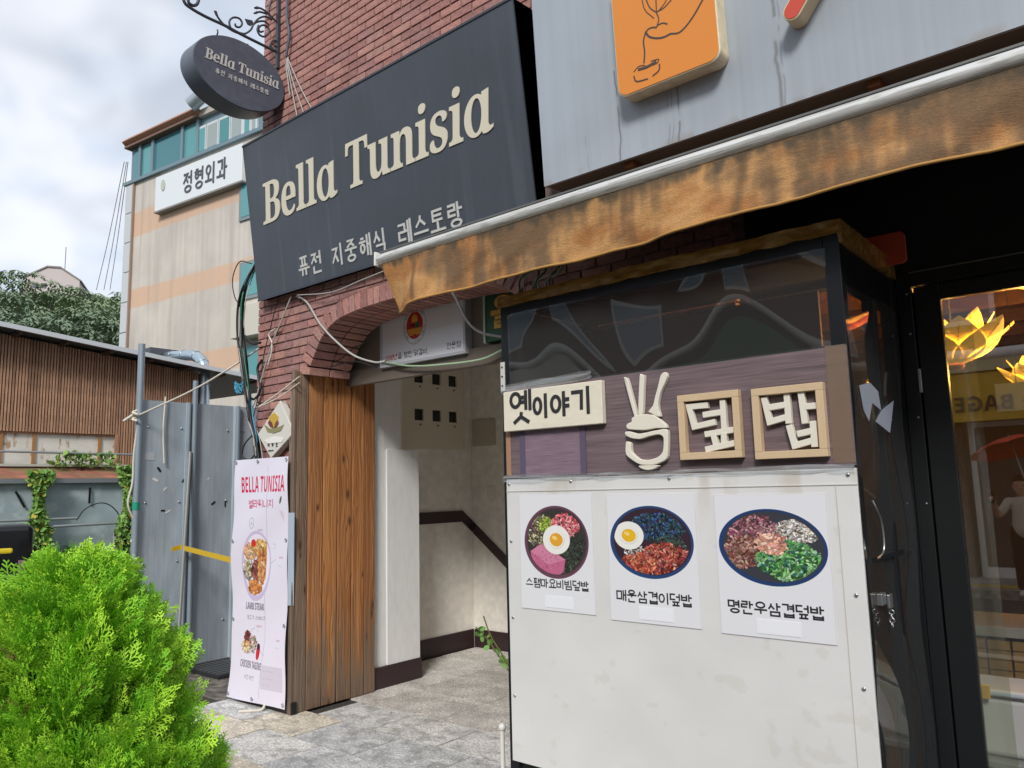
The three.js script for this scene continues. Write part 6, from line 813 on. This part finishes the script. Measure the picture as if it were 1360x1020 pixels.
// ---------------------------------------------------------------- wooded hill
{
  const g = new THREE.PlaneGeometry(150, 150, 60, 60); g.rotateX(-Math.PI / 2); const p = g.attributes.position; for (let i = 0; i < p.count; i++) { const x = p.getX(i), z = p.getZ(i), d = Math.hypot(x / 40, z / 60); p.setY(i, -0.6 + 13 * Math.exp(-d * d * 2.2) + 1.2 * fbm(x * 0.08, z * 0.08, 841, 3)); } g.computeVertexNormals(); g.translate(-92, 0, -40);
  struct('hill', g, std(0x3f4a2a, 0.95)); const hy = (x, z) => { const d = Math.hypot((x + 92) / 40, (z + 40) / 60); return -0.6 + 13 * Math.exp(-d * d * 2.2) + 0.6; };
  const r = rng(851), greens = [[0.17, 0.235, 0.14], [0.195, 0.265, 0.145], [0.16, 0.22, 0.135], [0.21, 0.28, 0.15]].map((c) => std(new THREE.Color().setRGB(...c), 0.8, { side: THREE.DoubleSide })), bark = std(0x5d5244, 0.9);  // leaf greens lightened and greyed: distance haze is painted into their colour
  const spots = [[8, 392, 66, 1.0], [30, 366, 78, 1.15], [28, 410, 60, 0.9], [58, 405, 68, 1.0], [88, 402, 60, 1.0], [98, 378, 82, 1.15], [70, 425, 56, 0.8], [120, 398, 70, 1.1], [140, 388, 84, 1.15], [150, 415, 62, 1.0], [118, 425, 54, 0.8], [165, 400, 76, 1.1], [-15, 385, 70, 1.1], [45, 388, 90, 1.1], [10, 425, 55, 0.8], [182, 420, 70, 1.0]];
  spots.forEach(([px, py, dist, k], i) => { 
    const top = EYE.clone().addScaledVector(ray(px, py), dist), R = 3.1 * k, by = Math.max(0, Math.min(hy(top.x, top.z), top.y - 5)), H = top.y - by;
    const t = thing('hillside_tree', ['dense leafy tree with drooping layered crown on the hill', 'pale green leafy tree with spreading crown on the hill'][i % 2], 'tree', [top.x, by, top.z], 'trees on the hill');
    part(t, 'trunk', merge([rod([top.x, by - 0.3, top.z], [top.x, top.y - 1, top.z], 0.22, 0.07, 8), ...[0, 1, 2, 3, 4].map((j) => { const a = j * 1.3 + i; return rod([top.x, top.y - H * 0.45, top.z], [top.x + Math.cos(a) * R * 0.8, top.y - 1.2 - (j % 2), top.z + Math.sin(a) * R * 0.8], 0.09, 0.03, 6); })]), bark);
    const pos = [], nT = 85; for (let j = 0; j < nT; j++) { const a = r() * 6.2832, q = Math.sqrt(r()), yy = r(), rr = R * (0.35 + 0.75 * Math.sin(Math.PI * Math.min(1, yy * 0.8 + 0.15))) * q, cx = top.x + Math.cos(a) * rr, cz = top.z + Math.sin(a) * rr, cy = top.y - yy * 5.2 * k + (1 - q) * 0.3, tr = 0.5 + r() * 0.45;
      for (let l = 0; l < 44; l++) { const la = r() * 6.2832, lr = tr * Math.sqrt(r()), drop = -lr * lr * 0.7 / tr, len = 0.3 + r() * 0.2, wd = 0.07 + r() * 0.04, ox = cx + Math.cos(la) * lr, oz = cz + Math.sin(la) * lr, oy = cy + drop + (r() - 0.5) * 0.22, dx = Math.cos(la + (r() - 0.5)) * len, dz = Math.sin(la + (r() - 0.5)) * len, dy = -len * (0.3 + r() * 0.6), sx = -dz / len * wd, sz = dx / len * wd; pos.push(ox, oy, oz, ox + dx * 0.5 + sx, oy + dy * 0.4, oz + dz * 0.5 + sz, ox + dx, oy + dy, oz + dz, ox, oy, oz, ox + dx, oy + dy, oz + dz, ox + dx * 0.5 - sx, oy + dy * 0.4 + 0.03, oz + dz * 0.5 - sz); } }
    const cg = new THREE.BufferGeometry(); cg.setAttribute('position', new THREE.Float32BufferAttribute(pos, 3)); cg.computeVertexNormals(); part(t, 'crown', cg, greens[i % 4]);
  });
  // white building on the ridge
  const c = EYE.clone().addScaledVector(ray(78, 372), 112), b = thing('white_house', 'white gabled building showing above the hillside trees', 'building', [c.x, c.y - 8, c.z]), q = b.base.clone(); b.base = V3(0, 0, 0); b.rotation.y = 1.05;
  const s = new THREE.Shape([[-2.9, 0], [2.9, 0], [2.9, 7.2], [0.8, 8.6], [-0.6, 8.6], [-2.9, 7.2]].map(([x, y]) => new THREE.Vector2(x, y))); part(b, 'wall', extr(s, 7, -3.5), std(0xc9bdb9, 0.8)); part(b, 'roof', extr(new THREE.Shape([[-3.1, 7.1], [-0.6, 8.62], [0.8, 8.62], [3.1, 7.1], [3.1, 7.25], [0.8, 8.8], [-0.6, 8.8], [-3.1, 7.25]].map(([x, y]) => new THREE.Vector2(x, y))), 7.3, -3.65), std(0x9a928e, 0.8)); for (const x of [-1.8, -0.9]) part(b, 'window', bx(x - 0.3, x + 0.3, 6.0, 6.6, 3.505, 3.54), std(0x6a7078, 0.4)); part(b, 'antenna', rod([0.6, 8.7, 0], [0.6, 12.3, 0], 0.05), std(0x8a9094, 0.5));
}
// ---------------------------------------------------------------- climbers by the lean-to, small plant by the booth
{
  const r = rng(871), leafM = [phys(0x6f9a48, 0.7, { side: THREE.DoubleSide }), phys(0x8fb05a, 0.7, { side: THREE.DoubleSide })], yel = std(0xb8a838, 0.8, { side: THREE.DoubleSide });
  const climber = (label, px, y0, y1, X, wd, n, name = 'ivy_plant') => {
    const base = atX(px, 700, X), t = thing(name, label, 'plant', [X, 0, base.z]); part(t, 'stem', tube([V3(X, 0, base.z), V3(X + 0.03, y1 * 0.5, base.z + 0.05), V3(X, y1, base.z)], 0.012, 16, 5), std(0x5a4a36, 0.9));
    for (const [m, cnt] of [[leafM[0], n], [leafM[1], n * 0.6], [yel, n * 0.1]]) { const pos = []; for (let i = 0; i < cnt; i++) { const y = mix(y0, y1, r()), w = wd * (0.6 + 0.4 * Math.sin(y * 7)), c = V3(X + 0.04 + (r() - 0.3) * 0.16, y, base.z + (r() - 0.5) * 2 * w), s = 0.025 + r() * 0.035, a = V3((r() - 0.2), r() - 0.8, r() - 0.5).normalize().multiplyScalar(s), b = V3(r() - 0.5, r() - 0.5, r() - 0.5).cross(a).normalize().multiplyScalar(s * 0.55); const p0 = c.clone().sub(a), p1 = c.clone().add(b), p2 = c.clone().add(a), p3 = c.clone().sub(b); for (const q of [p0, p1, p2, p0, p2, p3]) pos.push(q.x, q.y, q.z); } const g = new THREE.BufferGeometry(); g.setAttribute('position', new THREE.Float32BufferAttribute(pos, 3)); g.computeVertexNormals(); part(t, 'leaves', g, m); }
  };
  climber('green climber growing up the tarpaulin wall below the red roof', 47, 0.1, 1.95, -10.4, 0.16, 1500); climber('green climber growing beside the shed corner behind the post', 166, 0.1, 2.0, -10.2, 0.14, 1700); climber('low weedy plants with yellowing leaves at the tarpaulin foot', 75, 0.1, 1.0, -10.1, 0.5, 1800, 'weed_plant');
  climber('thin creeper trailing over the top of the lean-to', 105, 2.02, 2.2, -10.85, 0.45, 110, 'creeper_plant');
  // potted sprig
  const bxp = -2.56, t = thing('potted_plant', 'small leafy sprig rising beside the booth in the passage mouth', 'plant', [bxp, 0, -3.3]);
  part(t, 'pot', new THREE.LatheGeometry([[0, 0.0], [0.07, 0.0], [0.095, 0.18], [0.1, 0.18], [0.1, 0.2], [0.085, 0.2], [0.08, 0.17], [0, 0.17]].map(([a, b]) => new THREE.Vector2(a, b)), 20).translate(bxp, 0.004, -3.3), std(0x6d3f2c, 0.8));
  const stems = [[V3(bxp, 0.17, -3.3), V3(bxp - 0.1, 0.45, -3.3), atZ(668, 880, -3.3), atZ(648, 850, -3.3), atZ(632, 833, -3.3)], [V3(bxp, 0.17, -3.3), V3(bxp - 0.1, 0.45, -3.28), atZ(672, 878, -3.28), atZ(652, 845, -3.28), atZ(642, 818, -3.28)]];
  stems.forEach((s) => part(t, 'stem', tube(s, 0.004, 24, 5), std(0x6a6a3a, 0.8)));
  const lg = new THREE.CircleGeometry(0.018, 10); lg.scale(1, 0.85, 1); const lm = phys(0x6f9a4a, 0.6, { side: THREE.DoubleSide }); const cv = new THREE.CatmullRomCurve3(stems[0]); for (let i = 0; i < 20; i++) { const q = cv.getPoint(0.45 + 0.55 * i / 20); piece(t, 'leaf', lg, lm, q.x + (r() - 0.5) * 0.06, q.y + (r() - 0.5) * 0.05, q.z + (r() - 0.5) * 0.05, r() * 2 - 1, r() * 2 - 1, r() * 3); }
}
// ---------------------------------------------------------------- scooter
{
  const o = EYE.clone().addScaledVector(ray(44, 740), 8.0), ox = o.x + 0.372, oz = o.z + 0.381, t = thing('delivery_scooter', 'black delivery scooter with glossy rear box and yellow stripe', 'scooter', [ox, 0, oz]); t.base = V3(0, 0, 0); t.rotation.y = -0.2;   // local +x is forward
  const bk = phys(0x08090a, 0.2, { clearcoat: 0.3 }), gr = std(0x3a3d40, 0.5);
  for (const x of [-0.62, 0.62]) { const w = part(t, 'wheel', new THREE.TorusGeometry(0.19, 0.055, 12, 28).translate(x, 0.245, 0), M.black); const rim = part(w, 'rim', new THREE.CylinderGeometry(0.14, 0.14, 0.05, 20).rotateX(Math.PI / 2).translate(x, 0.245, 0), M.steel); }
  part(t, 'body', (() => { const s = new THREE.Shape(); s.moveTo(-0.75, 0.55); s.quadraticCurveTo(-0.7, 0.8, -0.4, 0.8); s.lineTo(0.1, 0.74); s.quadraticCurveTo(0.16, 0.5, 0.2, 0.34); s.lineTo(0.42, 0.34); s.lineTo(0.56, 0.95); s.lineTo(0.66, 0.92); s.lineTo(0.56, 0.3); s.quadraticCurveTo(0.4, 0.22, 0, 0.24); s.quadraticCurveTo(-0.4, 0.3, -0.75, 0.55); return extr(s, 0.3, -0.15, 0.04); })(), bk);
  part(t, 'front_shield', (() => { const s = new THREE.Shape([[-0.2, 0], [0.2, 0], [0.17, 0.75], [-0.17, 0.75]].map(([a, b]) => new THREE.Vector2(a, b))); const g = extr(s, 0.04, 0, 0.01); g.rotateY(Math.PI / 2); g.rotateZ(0.16); g.translate(0.72, 0.35, 0); return g; })(), bk);
  part(t, 'seat', bx(-0.42, 0.12, 0.8, 0.88, -0.14, 0.14, 0.035), gr); const box = part(t, 'rear_box', bx(-0.92, -0.44, 0.82, 1.42, -0.3, 0.3, 0.05), bk); part(box, 'yellow_stripe', bx(-0.926, -0.434, 1.17, 1.24, -0.16, 0.306, 0.03), std(0xe2c822, 0.5)); part(box, 'sticker', bx(-0.434, -0.43, 0.95, 1.12, -0.24, -0.19), std(0x8a7078, 0.5));
  part(t, 'handlebar', tube([[0.5, 1.02, -0.34], [0.56, 1.03, -0.2], [0.58, 0.98, 0], [0.56, 1.03, 0.2], [0.5, 1.02, 0.34]], 0.014, 30, 8), M.blackMetal); part(t, 'fork', rod([0.58, 1.0, 0], [0.64, 0.25, 0.0], 0.028), M.blackMetal);
  for (const z of [-0.27, 0.27]) { part(t, 'mirror_stalk', tube([[0.56, 1.03, z], [0.58, 1.12, z * 1.05], [0.57, 1.2, z * 1.2]], 0.006, 12, 6), M.blackMetal); part(t, 'mirror', new THREE.SphereGeometry(0.075, 18, 12).scale(0.3, 0.72, 1).translate(0.57, 1.23, z * 1.35), std(0x22382e, 0.3)); part(t, 'mirror_glass', new THREE.SphereGeometry(0.068, 18, 12).scale(0.1, 0.72, 1).translate(0.548, 1.23, z * 1.35), phys(0xb9b2a2, 0.05, { metalness: 1 })); }
  part(t, 'stand', rod([-0.1, 0.3, 0.1], [-0.2, -0.03, 0.26], 0.014), M.blackMetal); t.position.y = -0.03;
}
// ---------------------------------------------------------------- cables
{
  const Zc = -3.46, r = rng(901), main = [[336, 352], [326, 370], [317, 400], [316, 440], [320, 480], [324, 520], [328, 555], [335, 580], [340, 612]];
  const mats = [[M.cableBlack, 'black', 7, 0.012], [M.cableGreen, 'green', 2, 0.006], [M.cableGrey, 'grey', 4, 0.005], [M.cableBlue, 'blue', 1, 0.005]];
  for (const [m, cn, n, rad] of mats) for (let i = 0; i < n; i++) { const dx = (r() - 0.4) * 13, ph = r() * 6; solo('bundle_cable', tube(main.map(([x, y], k) => atZ(x + dx * (0.6 + 0.4 * Math.sin(k * 1.1 + ph)) + 3, y, Zc + (r() - 0.5) * 0.06)), rad * (0.8 + r() * 0.4), 60, 6), m, cn + ' cable in the hanging bundle beside the brick pier edge', 'cable', cn + ' bundle cables'); }
  const one = (pts, m, rad, label, z = -3.46) => solo('loose_cable', tube(pts.map(([x, y, zz]) => atZ(x, y, zz ?? z)), rad, 50, 6), m, label, 'cable');
  one([[334, 350], [318, 348], [309, 370], [312, 395], [322, 408]], M.cableBlack, 0.005, 'thin black loop sticking out of the cable bundle, upper one'); one([[338, 575], [325, 590], [322, 606], [332, 610], [341, 600]], M.cableBlack, 0.006, 'thin black loop at the foot of the cable bundle');
  one([[325, 446], [335, 456], [346, 455]], M.cableBlack, 0.011, 'short black cable bending from bundle to the bricks, upper one'); one([[328, 525], [338, 530], [346, 516], [342, 490], [348, 478]], M.cableBlack, 0.011, 'short black cable bending from bundle to the bricks, lower one');
  one([[369, 398], [358, 440], [350, 475], [344, 520], [335, 560]], M.cableBlack, 0.004, 'thin dark cable slanting over the pier bricks'); one([[387, 393], [372, 430], [360, 460], [348, 500], [340, 530], [332, 548]], M.cableGrey, 0.006, 'pale grey cable slanting from sign corner over bricks'); one([[366, 436], [357, 444], [361, 455], [360, 470], [356, 484]], M.rope, 0.006, 'cream looped cord hanging on the pier bricks');
  one([[343, 541], [370, 522], [398, 500]], M.rope, 0.006, 'cream cord tied across the pier to the boards, upper one', -3.42); one([[343, 541], [372, 527], [398, 508]], M.rope, 0.005, 'cream cord tied across the pier to the boards, lower one', -3.42);
  one([[394, 393], [408, 402], [425, 430], [445, 452], [470, 472], [497, 481], [512, 480]], M.cableGrey, 0.008, 'white cable drooping across the arch from the sign corner', -3.47); one([[505, 480, -3.88], [545, 486, -3.88], [590, 484, -3.88], [640, 477, -3.88], [672, 462, -3.88]], std(0xa9c4a2, 0.6), 0.008, 'pale green cable running below the emblem sign', -3.88);
  one([[599, 384], [610, 405], [622, 428], [640, 442], [672, 448]], M.cableGrey, 0.008, 'white cable drooping from awning edge to the booth', -3.2); one([[420, 487], [450, 478], [470, 462], [490, 455]], M.cableBlack, 0.004, 'thin dark wire at the left arch spring', -3.7); one([[440, 487], [470, 480], [500, 488]], M.cableBlack, 0.005, 'dark wire sagging above the board top', -3.6); one([[395, 392], [440, 388], [480, 372], [510, 360]], M.cableGrey, 0.004, 'thin grey wire along the underside of signboard', -3.44);
  for (let i = 0; i < 7; i++) { const x = 690 + i * 7; solo('tangle_wire', tube([atZ(x, 388, -3.3), atZ(x + (r() - 0.3) * 16, 372, -3.3), atZ(x + 6 + (r() - 0.3) * 20, 360, -3.32), atZ(x + 14 + r() * 24, 348 - r() * 10, -3.36)], 0.006, 24, 5), i % 3 ? M.cableGrey : M.cableGreen, i % 3 ? 'grey wire tangled on top of the booth under awning' : 'green wire tangled on top of the booth under awning', 'wire', i % 3 ? 'grey tangled wires' : 'green tangled wires'); }
  solo('wire_knot', tube(Array.from({ length: 16 }, (_, i) => { const q = atZ(317 + 6 * Math.cos(i * 1.9), 515 + 8 * Math.sin(i * 2.3), -3.42); return q; }), 0.005, 90, 5), M.cableBlue, 'knot of thin blue wire on the cable bundle', 'wire');
  solo('white_stake', merge([rod(atZ(669, 1060, -2.86), atZ(667, 968, -2.86), 0.011), new THREE.SphereGeometry(0.018, 12, 8).translate(...atZ(667, 966, -2.86).toArray())]), M.white, 'white post with round knob beside the booth corner', 'post');
  const g0 = atY(298, 888); const gr = thing('drain_grate', 'dark metal drain grate set in the ground beside the banner', 'drain', [g0.x, 0, g0.z]); part(gr, 'frame', bx(g0.x - 0.4, g0.x + 0.25, -0.025, 0.004, g0.z - 0.18, g0.z + 0.2), std(0x3a3c3e, 0.6, { metalness: 0.4 })); for (let i = 0; i < 9; i++) part(gr, 'slat', bx(g0.x - 0.38 + i * 0.07, g0.x - 0.35 + i * 0.07, 0.004, 0.012, g0.z - 0.17, g0.z + 0.19), std(0x6a6e70, 0.5, { metalness: 0.5 }));
}
renderer.render(scene, camera);
